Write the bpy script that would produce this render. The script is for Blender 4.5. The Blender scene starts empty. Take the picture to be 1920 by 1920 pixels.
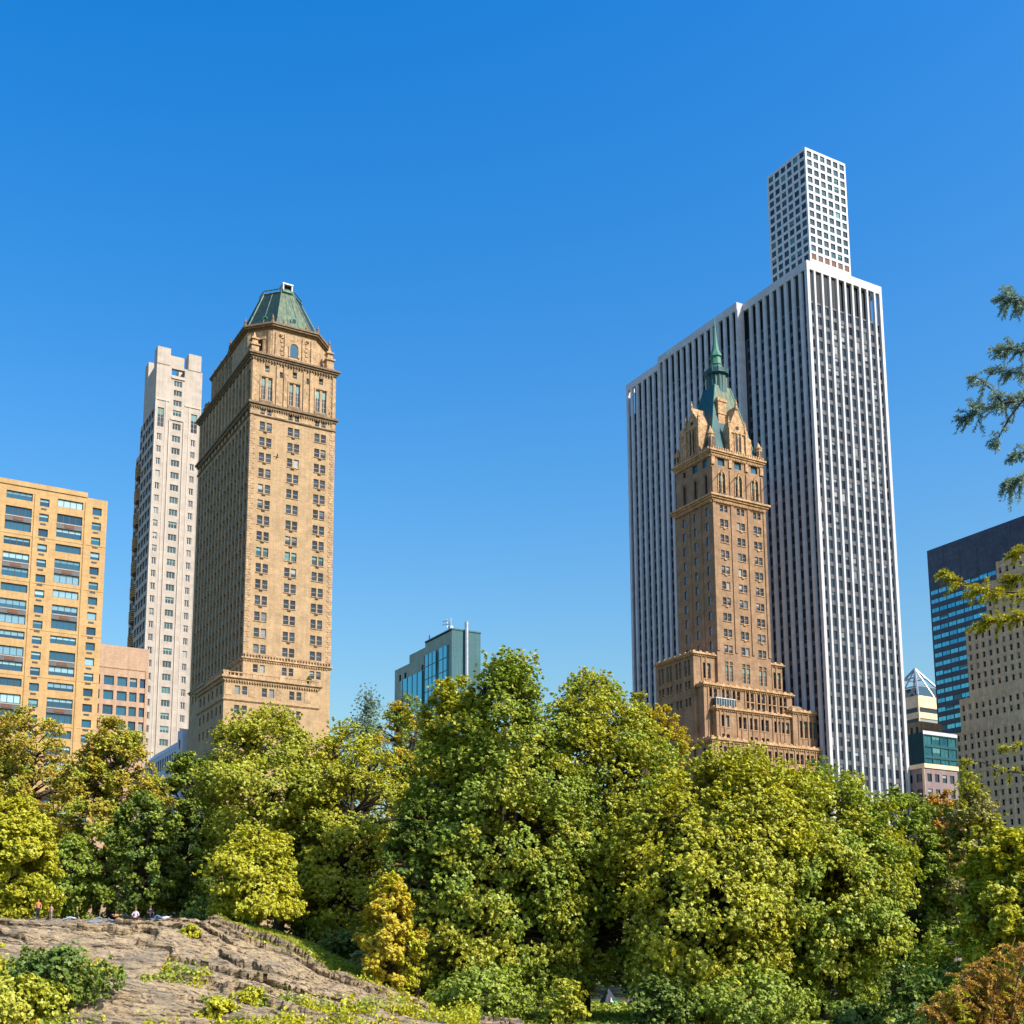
import bpy, bmesh, math, random
import numpy as np
from mathutils import Vector, Matrix
R_ = math.radians
scene = bpy.context.scene
SUN_AZ, SUN_EL = 127.0, 43.0
COL = scene.collection
rnd = random.Random(11)

# ------------------------------------------------------------------ camera geometry
EYE = 3.0
FPX, PITCH, PX, PY = 2304.0, R_(9.27), 881.0, 1439.0
CP, SP = math.cos(PITCH), math.sin(PITCH)
TH = R_(28.7)                      # the street grid is turned by this angle
U = (math.cos(TH), math.sin(TH))   # along the sunlit fronts, away to the right
V = (-math.sin(TH), math.cos(TH))  # along the shaded fronts, away to the left

def ray(x, y):
    a, b = (x - PX) / FPX, -(y - PY) / FPX
    return a, CP - b * SP, SP + b * CP

def at_h(x, y, z):                 # point of the sight line at height z
    r = ray(x, y); t = (z - EYE) / r[2]
    return r[0] * t, r[1] * t

def at(x, y, Y):                   # point of the sight line at forward distance Y
    r = ray(x, y); t = Y / r[1]
    return Vector((r[0] * t, Y, r[2] * t + EYE))

def proj(p):
    X, Y, Z = p[0], p[1], p[2] - EYE
    d = Y * CP + Z * SP; u = -Y * SP + Z * CP
    return PX + FPX * X / d, PY - FPX * u / d

# ------------------------------------------------------------------ materials
def new_mat(name):
    m = bpy.data.materials.new(name); m.use_nodes = True
    nt = m.node_tree
    return m, nt, nt.nodes['Principled BSDF']

def N(nt, t, **kw):
    n = nt.nodes.new(t)
    for k, v in kw.items(): setattr(n, k, v)
    return n

def stone(name, col, var=0.16, scale=0.35, rough=0.85, block=None, mortar=0.72, bump=0.25, streak=0.12, fine=3.0, gate=0.0):
    """masonry: block courses, uneven weathering and rain streaks, all in the building's own coordinates"""
    m, nt, b = new_mat(name); L = nt.links
    tc = N(nt, 'ShaderNodeTexCoord')
    sep = N(nt, 'ShaderNodeSeparateXYZ'); L.new(tc.outputs['Object'], sep.inputs[0])
    add = N(nt, 'ShaderNodeMath', operation='ADD'); L.new(sep.outputs[0], add.inputs[0]); L.new(sep.outputs[1], add.inputs[1])
    cmb = N(nt, 'ShaderNodeCombineXYZ'); L.new(add.outputs[0], cmb.inputs[0]); L.new(sep.outputs[2], cmb.inputs[1])
    n1 = N(nt, 'ShaderNodeTexNoise'); n1.inputs['Scale'].default_value = scale; n1.inputs['Detail'].default_value = 6
    n1.inputs['Roughness'].default_value = 0.65
    L.new(tc.outputs['Object'], n1.inputs['Vector'])
    mp = N(nt, 'ShaderNodeMapping'); mp.inputs['Scale'].default_value = (1.1, 0.05, 1); L.new(cmb.outputs[0], mp.inputs[0])
    n2 = N(nt, 'ShaderNodeTexNoise'); n2.inputs['Scale'].default_value = 1.6; n2.inputs['Detail'].default_value = 4; L.new(mp.outputs[0], n2.inputs['Vector'])
    n3 = N(nt, 'ShaderNodeTexNoise'); n3.inputs['Scale'].default_value = fine; n3.inputs['Detail'].default_value = 3; L.new(tc.outputs['Object'], n3.inputs['Vector'])
    def rng(src, lo, hi):
        r = N(nt, 'ShaderNodeMapRange'); r.inputs[1].default_value = 0.3; r.inputs[2].default_value = 0.7
        r.inputs[3].default_value = lo; r.inputs[4].default_value = hi; L.new(src, r.inputs[0]); return r.outputs[0]
    f = N(nt, 'ShaderNodeMath', operation='MULTIPLY'); L.new(rng(n1.outputs[0], 1 - var, 1 + var), f.inputs[0]); L.new(rng(n2.outputs[0], 1 - streak, 1 + streak), f.inputs[1])
    f2 = N(nt, 'ShaderNodeMath', operation='MULTIPLY'); L.new(f.outputs[0], f2.inputs[0]); L.new(rng(n3.outputs[0], 1 - var * .5, 1 + var * .5), f2.inputs[1])
    src = f2.outputs[0]
    mix = N(nt, 'ShaderNodeMix', data_type='RGBA', blend_type='MULTIPLY'); mix.inputs[0].default_value = 1
    mix.inputs[6].default_value = (*col, 1); L.new(src, mix.inputs[7])
    out = mix.outputs[2]
    if block:
        br = N(nt, 'ShaderNodeTexBrick'); br.inputs['Scale'].default_value = 1
        br.inputs['Brick Width'].default_value = block[0]; br.inputs['Row Height'].default_value = block[1]
        br.inputs['Mortar Size'].default_value = block[2]; br.inputs['Mortar Smooth'].default_value = 0.4
        br.inputs['Color1'].default_value = (1, 1, 1, 1); br.inputs['Color2'].default_value = (.86, .85, .84, 1); br.inputs['Mortar'].default_value = (mortar, mortar, mortar, 1)
        br.inputs['Bias'].default_value = -.2
        L.new(cmb.outputs[0], br.inputs['Vector'])
        m2 = N(nt, 'ShaderNodeMix', data_type='RGBA', blend_type='MULTIPLY'); m2.inputs[0].default_value = 1
        L.new(out, m2.inputs[6]); L.new(br.outputs[0], m2.inputs[7]); out = m2.outputs[2]
    L.new(out, b.inputs['Base Color'])
    b.inputs['Roughness'].default_value = rough
    if bump:
        bp = N(nt, 'ShaderNodeBump'); bp.inputs['Strength'].default_value = bump; bp.inputs['Distance'].default_value = 0.1
        L.new(n3.outputs[0], bp.inputs['Height']); L.new(bp.outputs[0], b.inputs['Normal'])
    return m

def glass(name, col, col2=None, rough=0.04, spec=0.45, metal=0.0):
    """window glass: slightly wavy, each pane of a slightly different tint"""
    m, nt, b = new_mat(name); L = nt.links
    oi = N(nt, 'ShaderNodeObjectInfo'); ge = N(nt, 'ShaderNodeNewGeometry')
    ad = N(nt, 'ShaderNodeMath', operation='ADD'); L.new(oi.outputs['Random'], ad.inputs[0]); L.new(ge.outputs['Random Per Island'], ad.inputs[1])
    fr = N(nt, 'ShaderNodeMath', operation='FRACT'); L.new(ad.outputs[0], fr.inputs[0])
    mix = N(nt, 'ShaderNodeMix', data_type='RGBA'); L.new(fr.outputs[0], mix.inputs[0])
    mix.inputs[6].default_value = (*col, 1); mix.inputs[7].default_value = (*(col2 or [c * 2.2 + .01 for c in col]), 1)
    L.new(mix.outputs[2], b.inputs['Base Color'])
    b.inputs['Roughness'].default_value = rough; b.inputs['Metallic'].default_value = metal
    b.inputs['Specular IOR Level'].default_value = spec
    tc = N(nt, 'ShaderNodeTexCoord'); n = N(nt, 'ShaderNodeTexNoise'); n.inputs['Scale'].default_value = 0.7; L.new(tc.outputs['Object'], n.inputs['Vector'])
    bp = N(nt, 'ShaderNodeBump'); bp.inputs['Strength'].default_value = 0.05; bp.inputs['Distance'].default_value = 0.1
    L.new(n.outputs[0], bp.inputs['Height']); L.new(bp.outputs[0], b.inputs['Normal'])
    return m

def plain(name, col, rough=0.6, metal=0.0, var=0.12, scale=2.0):
    m, nt, b = new_mat(name); L = nt.links
    tc = N(nt, 'ShaderNodeTexCoord'); n = N(nt, 'ShaderNodeTexNoise'); n.inputs['Scale'].default_value = scale; n.inputs['Detail'].default_value = 5
    L.new(tc.outputs['Object'], n.inputs['Vector'])
    r = N(nt, 'ShaderNodeMapRange'); r.inputs[1].default_value = .3; r.inputs[2].default_value = .7; r.inputs[3].default_value = 1 - var; r.inputs[4].default_value = 1 + var
    L.new(n.outputs[0], r.inputs[0])
    mix = N(nt, 'ShaderNodeMix', data_type='RGBA', blend_type='MULTIPLY'); mix.inputs[0].default_value = 1
    mix.inputs[6].default_value = (*col, 1); L.new(r.outputs[0], mix.inputs[7]); L.new(mix.outputs[2], b.inputs['Base Color'])
    b.inputs['Roughness'].default_value = rough; b.inputs['Metallic'].default_value = metal
    return m

def copper(name, col, col2):
    """verdigris sheet copper with standing streaks"""
    m, nt, b = new_mat(name); L = nt.links
    tc = N(nt, 'ShaderNodeTexCoord')
    mp = N(nt, 'ShaderNodeMapping'); mp.inputs['Scale'].default_value = (1.6, 1.6, .22); L.new(tc.outputs['Object'], mp.inputs[0])
    n = N(nt, 'ShaderNodeTexNoise'); n.inputs['Scale'].default_value = 0.9; n.inputs['Detail'].default_value = 6; L.new(mp.outputs[0], n.inputs['Vector'])
    r = N(nt, 'ShaderNodeMapRange'); r.inputs[1].default_value = .35; r.inputs[2].default_value = .65; L.new(n.outputs[0], r.inputs[0])
    mix = N(nt, 'ShaderNodeMix', data_type='RGBA'); L.new(r.outputs[0], mix.inputs[0]); mix.inputs[6].default_value = (*col, 1); mix.inputs[7].default_value = (*col2, 1)
    L.new(mix.outputs[2], b.inputs['Base Color']); b.inputs['Roughness'].default_value = .6
    return m

def leaf_mat(name, col, col2, col3, trans=0.22, patch=0.25):
    """leaves: hue varies from leaf to leaf and from bough to bough; some light passes through"""
    m = bpy.data.materials.new(name); m.use_nodes = True; nt = m.node_tree; L = nt.links
    nt.nodes.remove(nt.nodes['Principled BSDF']); out = nt.nodes['Material Output']
    ge = N(nt, 'ShaderNodeNewGeometry'); tc = N(nt, 'ShaderNodeTexCoord')
    n = N(nt, 'ShaderNodeTexNoise'); n.inputs['Scale'].default_value = patch; n.inputs['Detail'].default_value = 3; L.new(tc.outputs['Object'], n.inputs['Vector'])
    r = N(nt, 'ShaderNodeMapRange'); r.inputs[1].default_value = .38; r.inputs[2].default_value = .62; L.new(n.outputs[0], r.inputs[0])
    m1 = N(nt, 'ShaderNodeMix', data_type='RGBA'); L.new(r.outputs[0], m1.inputs[0]); m1.inputs[6].default_value = (*col, 1); m1.inputs[7].default_value = (*col2, 1)
    pw = N(nt, 'ShaderNodeMath', operation='POWER'); L.new(ge.outputs['Random Per Island'], pw.inputs[0]); pw.inputs[1].default_value = 2.2
    m2 = N(nt, 'ShaderNodeMix', data_type='RGBA'); L.new(pw.outputs[0], m2.inputs[0]); L.new(m1.outputs[2], m2.inputs[6]); m2.inputs[7].default_value = (*col3, 1)
    d = N(nt, 'ShaderNodeBsdfDiffuse'); L.new(m2.outputs[2], d.inputs[0])
    t = N(nt, 'ShaderNodeBsdfTranslucent')
    hs = N(nt, 'ShaderNodeHueSaturation'); hs.inputs['Hue'].default_value = .485; hs.inputs['Saturation'].default_value = 1.1; hs.inputs['Value'].default_value = 1.25
    L.new(m2.outputs[2], hs.inputs['Color']); L.new(hs.outputs[0], t.inputs[0])
    g = N(nt, 'ShaderNodeBsdfGlossy'); g.inputs['Roughness'].default_value = .42; g.inputs[0].default_value = (.9, .95, .85, 1)
    x = N(nt, 'ShaderNodeMixShader'); x.inputs[0].default_value = trans; L.new(d.outputs[0], x.inputs[1]); L.new(t.outputs[0], x.inputs[2])
    y = N(nt, 'ShaderNodeMixShader'); y.inputs[0].default_value = .02; L.new(x.outputs[0], y.inputs[1]); L.new(g.outputs[0], y.inputs[2])
    L.new(y.outputs[0], out.inputs[0])
    return m

M = {}
M['tan'] = stone('tan_brick', (0.458, 0.304, 0.163), var=.22, block=(1.1, .42, .012), mortar=.86, streak=.1)
M['tan_trim'] = stone('tan_trim', (0.484, 0.317, 0.176), var=.42, block=(1.2, .62, .02), mortar=.7, scale=.8)
M['tan_dark'] = stone('weathered_trim', (.22, .145, .085), var=.4, scale=1.1)
M['brown'] = stone('brown_brick', (0.326, 0.194, 0.106), var=.30, block=(1.0, .4, .012), mortar=.86)
M['brown_trim'] = stone('brown_trim', (.48, .29, .145), var=.5, scale=.9)
M['yellow'] = stone('yellow_brick', (0.554, 0.344, 0.147), var=.14, block=(.9, .35, .012), mortar=.85, streak=.08)
M['white'] = stone('pale_limestone', (0.510, 0.427, 0.352), var=.10, block=(2.2, 1.28, .03), mortar=.86, streak=.07)
M['white_trim'] = stone('pale_trim', (0.546, 0.466, 0.387), var=.1)
M['beige'] = stone('beige_panel', (0.493, 0.326, 0.220), var=.08, block=(.6, .55, .04), mortar=.82)
M['limestone'] = stone('grey_limestone', (.92, .66, .41), var=.16, block=(1.6, .8, .02), mortar=.85)
M['marble'] = stone('white_marble', (.60, .58, .59), var=.09, block=(6, 1.95, .03), mortar=.9, streak=.05, rough=.5, bump=.05)
M['concrete'] = stone('white_concrete', (0.581, 0.598, 0.616), var=.06, rough=.6, streak=.04, bump=.08)
M['plum'] = stone('plum_brick', (.25, .18, .18), var=.16)
M['pale'] = stone('pale_render', (.62, .62, .66), var=.08)
M['greygreen'] = stone('grey_green_panel', (.30, .43, .37), var=.1, block=(1.5, 1.5, .03))
M['slate'] = stone('dark_slate_panel', (.018, .11, .13), var=.15, block=(.7, 30, .05), rough=.5)
M['granite'] = stone('dark_granite', (.055, .058, .085), var=.42, scale=.25, rough=.45, fine=.9)
M['spandrel'] = plain('bronze_spandrel', (.10, .098, .105), rough=.45)
M['spandrel_grey'] = plain('grey_spandrel', (.20, .19, .20), rough=.5)
M['roof'] = plain('roof_felt', (.12, .11, .10), rough=.9)
M['frame_w'] = plain('white_window_frame', (.44, .40, .35), rough=.5)
M['frame_d'] = plain('dark_window_frame', (.05, .05, .055), rough=.4)
M['frame_t'] = plain('tan_window_frame', (.42, .34, .24), rough=.6)
M['rust'] = plain('rust_brown_panel', (.16, .065, .035), rough=.7)
M['black'] = plain('dark_recess', (.012, .012, .015), rough=.7)
M['glass'] = glass('dark_glass', (.006, .009, .016), (.03, .05, .07))
M['glass_b'] = glass('blue_glass', (.008, .05, .10), (.02, .12, .20))
M['glass_t'] = glass('teal_glass', (.01, .17, .26), (.02, .27, .38), spec=.7)
M['glass_n'] = glass('navy_glass', (.012, .016, .035), (.03, .04, .075), rough=.15, spec=.25)
M['glass_g'] = glass('green_glass', (.012, .03, .035), (.05, .10, .11), spec=.5)
M['blind'] = glass('window_blind', (.08, .10, .12), (.36, .38, .37), rough=.3, spec=.4)
M['glass_sky'] = glass('mirror_glass', (.34, .46, .58), (.55, .66, .74), rough=.05, metal=.85)
M['glass_tm'] = glass('teal_mirror_glass', (.07, .34, .44), (.16, .55, .62), rough=.06, metal=.75)
M['blind_b'] = glass('sky_tint_blind', (.10, .26, .36), (.36, .56, .64), rough=.25, spec=.5)  # blinds tinted blue to stand in for sky reflected in the panes
M['blind_t'] = glass('teal_blind', (.05, .17, .17), (.16, .34, .33), rough=.3, spec=.4)
M['copper_d'] = copper('shaded_verdigris', (.004, .018, .016), (.012, .04, .03))  # hotel roof faces turned from the sun, shade put into the colour
M['copper_l'] = copper('pale_verdigris', (.15, .19, .10), (.04, .085, .055))  # ribs and mullions; on roof slopes its paleness paints in sunlight
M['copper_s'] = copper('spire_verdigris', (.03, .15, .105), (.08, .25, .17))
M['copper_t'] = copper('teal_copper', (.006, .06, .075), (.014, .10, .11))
M['metal'] = plain('grey_metal', (.42, .43, .46), rough=.4, metal=.5)
M['white_metal'] = plain('white_metal', (.50, .53, .54), rough=.4)
M['bark'] = stone('tree_bark', (.075, .055, .04), var=.35, scale=2.5, fine=9, bump=.6)
M['bark_tan'] = stone('brown_bark', (.20, .12, .065), var=.3, scale=2.5, fine=9, bump=.6)

# ------------------------------------------------------------------ mesh building
class MB:
    def __init__(s): s.v, s.f, s.m = [], [], []
    def q(s, pts, mi=0):
        n = len(s.v); s.v += [tuple(p) for p in pts]; s.f.append(tuple(range(n, n + len(pts)))); s.m.append(mi)
    def box(s, x0, x1, y0, y1, z0, z1, mi=0):
        s.frustum((x0, x1, y0, y1, z0), (x0, x1, y0, y1, z1), mi)
    def frustum(s, a, b, mi=0):
        n = len(s.v)
        for (x0, x1, y0, y1, z) in (a, b): s.v += [(x0, y0, z), (x1, y0, z), (x1, y1, z), (x0, y1, z)]
        for f in ((0, 3, 2, 1), (4, 5, 6, 7), (0, 1, 5, 4), (1, 2, 6, 5), (2, 3, 7, 6), (3, 0, 4, 7)):
            s.f.append(tuple(n + i for i in f)); s.m.append(mi)
    def loft(s, rings, mi=0, cap=True):
        n = len(s.v); k = len(rings[0])
        for r in rings: s.v += [tuple(p) for p in r]
        for i in range(len(rings) - 1):
            for j in range(k):
                a = n + i * k + j; b = n + i * k + (j + 1) % k
                s.f.append((a, b, b + k, a + k)); s.m.append(mi)
        if cap:
            s.f.append(tuple(n + j for j in range(k - 1, -1, -1))); s.m.append(mi)
            t = n + (len(rings) - 1) * k; s.f.append(tuple(t + j for j in range(k))); s.m.append(mi)
    def lathe(s, cx, cy, prof, k=10, mi=0, ph=0.0):
        s.loft([[(cx + r * math.cos(ph + 2 * math.pi * j / k), cy + r * math.sin(ph + 2 * math.pi * j / k), z) for j in range(k)] for r, z in prof], mi)
    def tube(s, pts, rad, k=6, mi=0):
        rings = []; pts = [Vector(p) for p in pts]
        for i, p in enumerate(pts):
            t = (pts[min(i + 1, len(pts) - 1)] - pts[max(i - 1, 0)])
            t = t.normalized() if t.length > 1e-6 else Vector((0, 0, 1))
            a = t.cross(Vector((.31, .92, .23))).normalized(); b = t.cross(a)
            r = rad[i] if hasattr(rad, '__len__') else rad
            rings.append([p + (a * math.cos(2 * math.pi * j / k) + b * math.sin(2 * math.pi * j / k)) * r for j in range(k)])
        s.loft(rings, mi)
    def mesh(s, name, mats):
        me = bpy.data.meshes.new(name); me.from_pydata(s.v, [], s.f)
        for m in (mats if isinstance(mats, (list, tuple)) else [mats]): me.materials.append(m)
        me.polygons.foreach_set('material_index', s.m); me.update(); return me
    def build(s, name, mats, parent=None, smooth=False):
        o = bpy.data.objects.new(name, s.mesh(name, mats)); COL.objects.link(o)
        if parent is not None: o.parent = parent
        if smooth: o.data.polygons.foreach_set('use_smooth', [True] * len(o.data.polygons))
        return o

def tag(o, label=None, cat=None, group=None, kind=None):
    if label: o['label'] = label
    if cat: o['category'] = cat
    if group: o['group'] = group
    if kind: o['kind'] = kind
    return o

def empty(name, loc, rz, label, cat, group=None):
    o = bpy.data.objects.new(name, None); COL.objects.link(o); o.location = loc; o.rotation_euler = (0, 0, rz)
    return tag(o, label, cat, group)

# ------------------------------------------------------------------ buildings
def facade(mb, face, off, s0, s1, z0, z1, holes, depth=.3, mi=0, mr=None):
    """a wall with real openings (holes: s, z, w, h) and their reveals"""
    if face == 'R': P = lambda s, d, z: (s, off + d, z)
    else: P = lambda s, d, z: (off + d, s, z)
    flip = face == 'L'
    def quad(a, b, c, d, m):
        mb.q((a, d, c, b) if flip else (a, b, c, d), m)
    if mr is None: mr = mi
    hs = [h for h in holes if h[0] >= s0 - 1e-6 and h[0] + h[2] <= s1 + 1e-6 and h[1] >= z0 - 1e-6 and h[1] + h[3] <= z1 + 1e-6]
    zs = sorted({round(z, 4) for h in hs for z in (h[1], h[1] + h[3])} | {z0, z1})
    for a, b in zip(zs, zs[1:]):
        if b - a < 1e-5: continue
        zm = (a + b) / 2
        iv = sorted((h[0], h[0] + h[2]) for h in hs if h[1] < zm < h[1] + h[3])
        cur = s0
        for l, r in iv + [(s1, s1)]:
            if l - cur > 1e-5: quad(P(cur, 0, a), P(l, 0, a), P(l, 0, b), P(cur, 0, b), mi)
            cur = max(cur, r)
    for s, z, w, h in hs:
        quad(P(s, 0, z), P(s, 0, z + h), P(s, depth, z + h), P(s, depth, z), mr)
        quad(P(s + w, 0, z), P(s + w, depth, z), P(s + w, depth, z + h), P(s + w, 0, z + h), mr)
        quad(P(s, 0, z), P(s, depth, z), P(s + w, depth, z), P(s + w, 0, z), mr)
        quad(P(s, 0, z + h), P(s + w, 0, z + h), P(s + w, depth, z + h), P(s, depth, z + h), mr)

# window styles: frame material, glass materials, blind chance, vertical bars, horizontal bars, bar width
STY = {
    'sash':   ('frame_w', 'glass', 'blind', .26, 0, 1, .09),
    'sash_t': ('frame_d', 'glass', 'blind', .12, 0, 1, .10),
    'teal':   ('frame_d', 'glass_g', 'blind_t', .75, 0, 1, .08),
    'triple': ('frame_w', 'glass_g', 'blind_t', .3, 2, 0, .12),
    'pair':   ('frame_w', 'glass', 'blind', .3, 1, 0, .22),
    'wide':   ('frame_d', 'glass_b', 'blind_b', .6, 3, 0, .09),
    'small':  ('frame_d', 'glass_b', 'blind_b', .5, 0, 0, .08),
    'blue':   ('frame_d', 'glass_b', 'blind', .1, 0, 0, .06),
    'bluepair': ('frame_d', 'glass_sky', 'blind', .1, 1, 0, .12),
    'square': ('frame_d', 'glass_g', 'blind_t', .10, 0, 0, .10),
    'slot':   ('frame_d', 'glass_n', 'blind', .04, 0, 2, .07),
    'strip':  ('frame_d', 'glass', 'blind', .18, 0, 0, .05),
    'navy':   ('frame_d', 'glass_n', 'blind', .02, 0, 0, .05),
    'tall':   ('frame_t', 'glass', 'blind_t', .5, 1, 3, .11),
}
_wm = {}
def win_geo(w, h, sty, var):
    fr, gl, bl, ch, nv, nh, t = STY[sty]
    mf, mg = MB(), MB()
    mf.box(0, w, 0, .08, 0, t); mf.box(0, w, 0, .08, h - t, h)
    mf.box(0, t, 0, .08, t, h - t); mf.box(w - t, w, 0, .08, t, h - t)
    for i in range(nv):
        x = w * (i + 1) / (nv + 1); mf.box(x - t / 2, x + t / 2, .005, .075, t, h - t)
    for i in range(nh):
        z = h * (i + 1) / (nh + 1); mf.box(t, w - t, .01, .07, z - t * .4, z + t * .4)
    f = (0, .35, .6, .97)[var]
    zb = h - (h - 2 * t) * f - t
    if f: mg.q([(t, .05, zb), (w - t, .05, zb), (w - t, .05, h - t), (t, .05, h - t)], 1)
    mg.q([(t, .052, t), (w - t, .052, t), (w - t, .052, zb), (t, .052, zb)], 0)
    return mf, mg
def win_mesh(w, h, sty, var):
    k = (round(w, 2), round(h, 2), sty, var)
    if k not in _wm:
        a, b = win_geo(w, h, sty, var); s = STY[sty]
        _wm[k] = (a.mesh('window', M[s[0]]), b.mesh('pane', [M[s[1]], M[s[2]]]))
    return _wm[k]

class Building:
    def __init__(s, name, label, C, cat='building', group=None, ymax=1340, rot=TH, k=1.0):
        C = (C[0] * k, C[1] * k)
        s.root = empty(name, (C[0], C[1], EYE - EYE * k), rot, label, cat, group); s.root.scale = (k, k, k); s.k = k
        s.rot, s.C, s.wins, s.ymax = rot, C, [], ymax
    def world(s, x, y, z):
        c, n = math.cos(s.rot), math.sin(s.rot)
        x, y, z = x * s.k, y * s.k, EYE + (z - EYE) * s.k
        return (s.C[0] + x * c - y * n, s.C[1] + x * n + y * c, z)
    def part(s, mb, name, mats, smooth=False, label=None):
        o = mb.build(name, mats, s.root, smooth)
        if label: o['label'] = label
        return o
    def wall(s, mb, face, off, s0, s1, z0, z1, wins=(), depth=.3, mi=0, mr=None, extra=()):
        """wins: (s, z, w, h, style); extra: bare openings"""
        facade(mb, face, off, s0, s1, z0, z1, [w[:4] for w in wins] + list(extra), depth, mi, mr)
        for w in wins: s.wins.append((face, off, depth, *w))
    def done(s, limit=100):
        sc = []
        for w in s.wins:
            face, off, d, a, z, ww, hh, sty = w
            p = s.world(a + ww / 2, off, z + hh / 2) if face == 'R' else s.world(off, a + ww / 2, z + hh / 2)
            x, y = proj(p)
            vis = 0 < x < 1920 and y < s.ymax
            dist = math.hypot(p[0], p[1])
            sc.append(((ww * hh / dist ** 2) * (1 if vis else 1e-6) * (1 if face == 'R' else .6), w))
        sc.sort(key=lambda t: -t[0])
        bulk = [MB() for _ in range(1)]; mats = []; mk = {}
        def slot(n):
            if n not in mk: mk[n] = len(mats); mats.append(M[n])
            return mk[n]
        big = MB()
        for i, (_, w) in enumerate(sc):
            face, off, d, a, z, ww, hh, sty = w
            ch = STY[sty][3]; var = 1 if sty == 'tall' else 0 if rnd.random() > ch else rnd.choice((1, 1, 2, 3))
            if i < limit:
                mf, mg = win_mesh(ww, hh, sty, var)
                o = bpy.data.objects.new('window', mf); COL.objects.link(o); o.parent = s.root
                if face == 'R': o.location = (a, off + d - .08, z)
                else: o.location = (off + d - .08, a + ww, z); o.rotation_euler = (0, 0, -math.pi / 2)
                g = bpy.data.objects.new('pane', mg); COL.objects.link(g); g.parent = o
            else:
                st = STY[sty]; gf, gg = win_geo(ww, hh, sty, var)
                ix = [slot(st[0])], [slot(st[1]), slot(st[2])]
                for g, idx in ((gf, ix[0]), (gg, ix[1])):
                    n = len(big.v)
                    for (x, y, zz) in g.v:
                        big.v.append((a + x, off + d - .08 + y, z + zz) if face == 'R' else (off + d - .08 + y, a + ww - x, z + zz))
                    for f, mi in zip(g.f, g.m): big.f.append(tuple(n + k for k in f)); big.m.append(idx[mi])
        if big.f: tag(big.build('window', mats, s.root), kind='stuff')

def shell(mb, x0, x1, y0, y1, z0, z1, mi=0, roof=1):
    """back and right-hand walls and the flat roof of a block whose two seen fronts are facades"""
    mb.q([(x1, y0, z0), (x1, y1, z0), (x1, y1, z1), (x1, y0, z1)], mi)
    mb.q([(x1, y1, z0), (x0, y1, z0), (x0, y1, z1), (x1, y1, z1)], mi)
    mb.q([(x0, y0, z1), (x1, y0, z1), (x1, y1, z1), (x0, y1, z1)], roof)

def cornice(mb, x0, x1, y0, y1, z, h, out, mi=0, dent=0, steps=2):
    """a stepped moulding round a block, butted against its walls"""
    for k in range(steps):
        e = out * (k + 1) / steps; a = z + h * k / steps; b = z + h * (k + 1) / steps - .002
        mb.box(x0 - e, x1 + e, y0 - e, y1 + e, a, b, mi)
    if dent:
        e = out * .5
        for i in range(int((x1 - x0) / dent)):
            mb.box(x0 + i * dent, x0 + i * dent + dent * .5, y0 - e, y0 - .003, z - h * .35, z - .003, mi)
        for i in range(int((y1 - y0) / dent)):
            mb.box(x0 - e, x0 - .003, y0 + i * dent, y0 + i * dent + dent * .5, z - h * .35, z - .003, mi)

def arch_panel(mb, face, off, s, z, w, h, t, mi, ring=.18):
    """an arched surround standing proud of the wall"""
    P = (lambda a, d, c: (a, off - d, c)) if face == 'R' else (lambda a, d, c: (off - d, a, c))
    r = w / 2; zc = z + h - r; K = 10
    outer, inner = [], []
    for i in range(K + 1):
        an = math.pi * i / K
        outer.append((s + r - (r + ring) * math.cos(an), zc + (r + ring) * math.sin(an)))
        inner.append((s + r - r * math.cos(an), zc + r * math.sin(an)))
    outer = [(s - ring, z)] + outer + [(s + w + ring, z)]; inner = [(s, z)] + inner + [(s + w, z)]
    for i in range(len(outer) - 1):
        a, b, c, d = outer[i], outer[i + 1], inner[i + 1], inner[i]
        mb.q([P(p[0], t, p[1]) for p in (a, b, c, d)], mi)
        mb.q([P(a[0], 0, a[1]), P(b[0], 0, b[1]), P(b[0], t, b[1]), P(a[0], t, a[1])], mi)
        mb.q([P(d[0], 0, d[1]), P(c[0], 0, c[1]), P(c[0], t, c[1]), P(d[0], t, d[1])], mi)



# ------------------------------------------------------------------ copper-roofed hotel tower on the left
def octo(cx, cy, ap, hs, z):
    return [(cx - hs, cy - ap, z), (cx + hs, cy - ap, z), (cx + ap, cy - hs, z), (cx + ap, cy + hs, z),
            (cx + hs, cy + ap, z), (cx - hs, cy + ap, z), (cx - ap, cy + hs, z), (cx - ap, cy - hs, z)]

B = Building('hotel_tower', 'tan brick hotel tower with green copper mansard roof and ornate stone crown', (-52.03, 274.12))
W_, L_ = 21.5, 43.3
mb = MB(); tr = MB()
wr = []; cols = (2.4, 4.1, 9.45, 11.1, 16.3, 17.95)
for k in range(15):
    z = 129.45 - 3.9 * k
    wr += [(c - .05, z - .15, 1.3, 2.15, 'teal' if k == 8 else 'sash') for c in cols]
wr += [(c, 133.3, 1.1, 1.45, 'sash') for c in cols]
wr += [(c + .05, 137.1, 1.05, 5.6, 'tall') for c in cols]
wr += [(c, 144.3, 1.1, 1.4, 'sash') for c in (3.3, 10.3, 17.1)] + [(c, 143.6, .8, 1.5, 'slot') for c in (7.0, 13.7)]
wr += [(c, 70.2, 1.15, 1.9, 'sash') for c in cols]
B.wall(mb, 'R', 0, 0, W_, 0, 147.2, wr, .32, 0, 2)
wl = []; vcols = [1.2 + 2.75 * i for i in range(15)]
for k in range(15):
    z = 129.45 - 3.9 * k
    wl += [(v, z, 1.45, 2.1, 'sash_t') for v in vcols]
wl += [(v, 133.3, 1.25, 1.45, 'sash_t') for v in vcols]
wl += [(v - .1, 137.1, 1.45, 7.6, 'slot') for v in vcols]
wl += [(v, 70.0, 1.25, 2.0, 'sash_t') for v in vcols]
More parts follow.
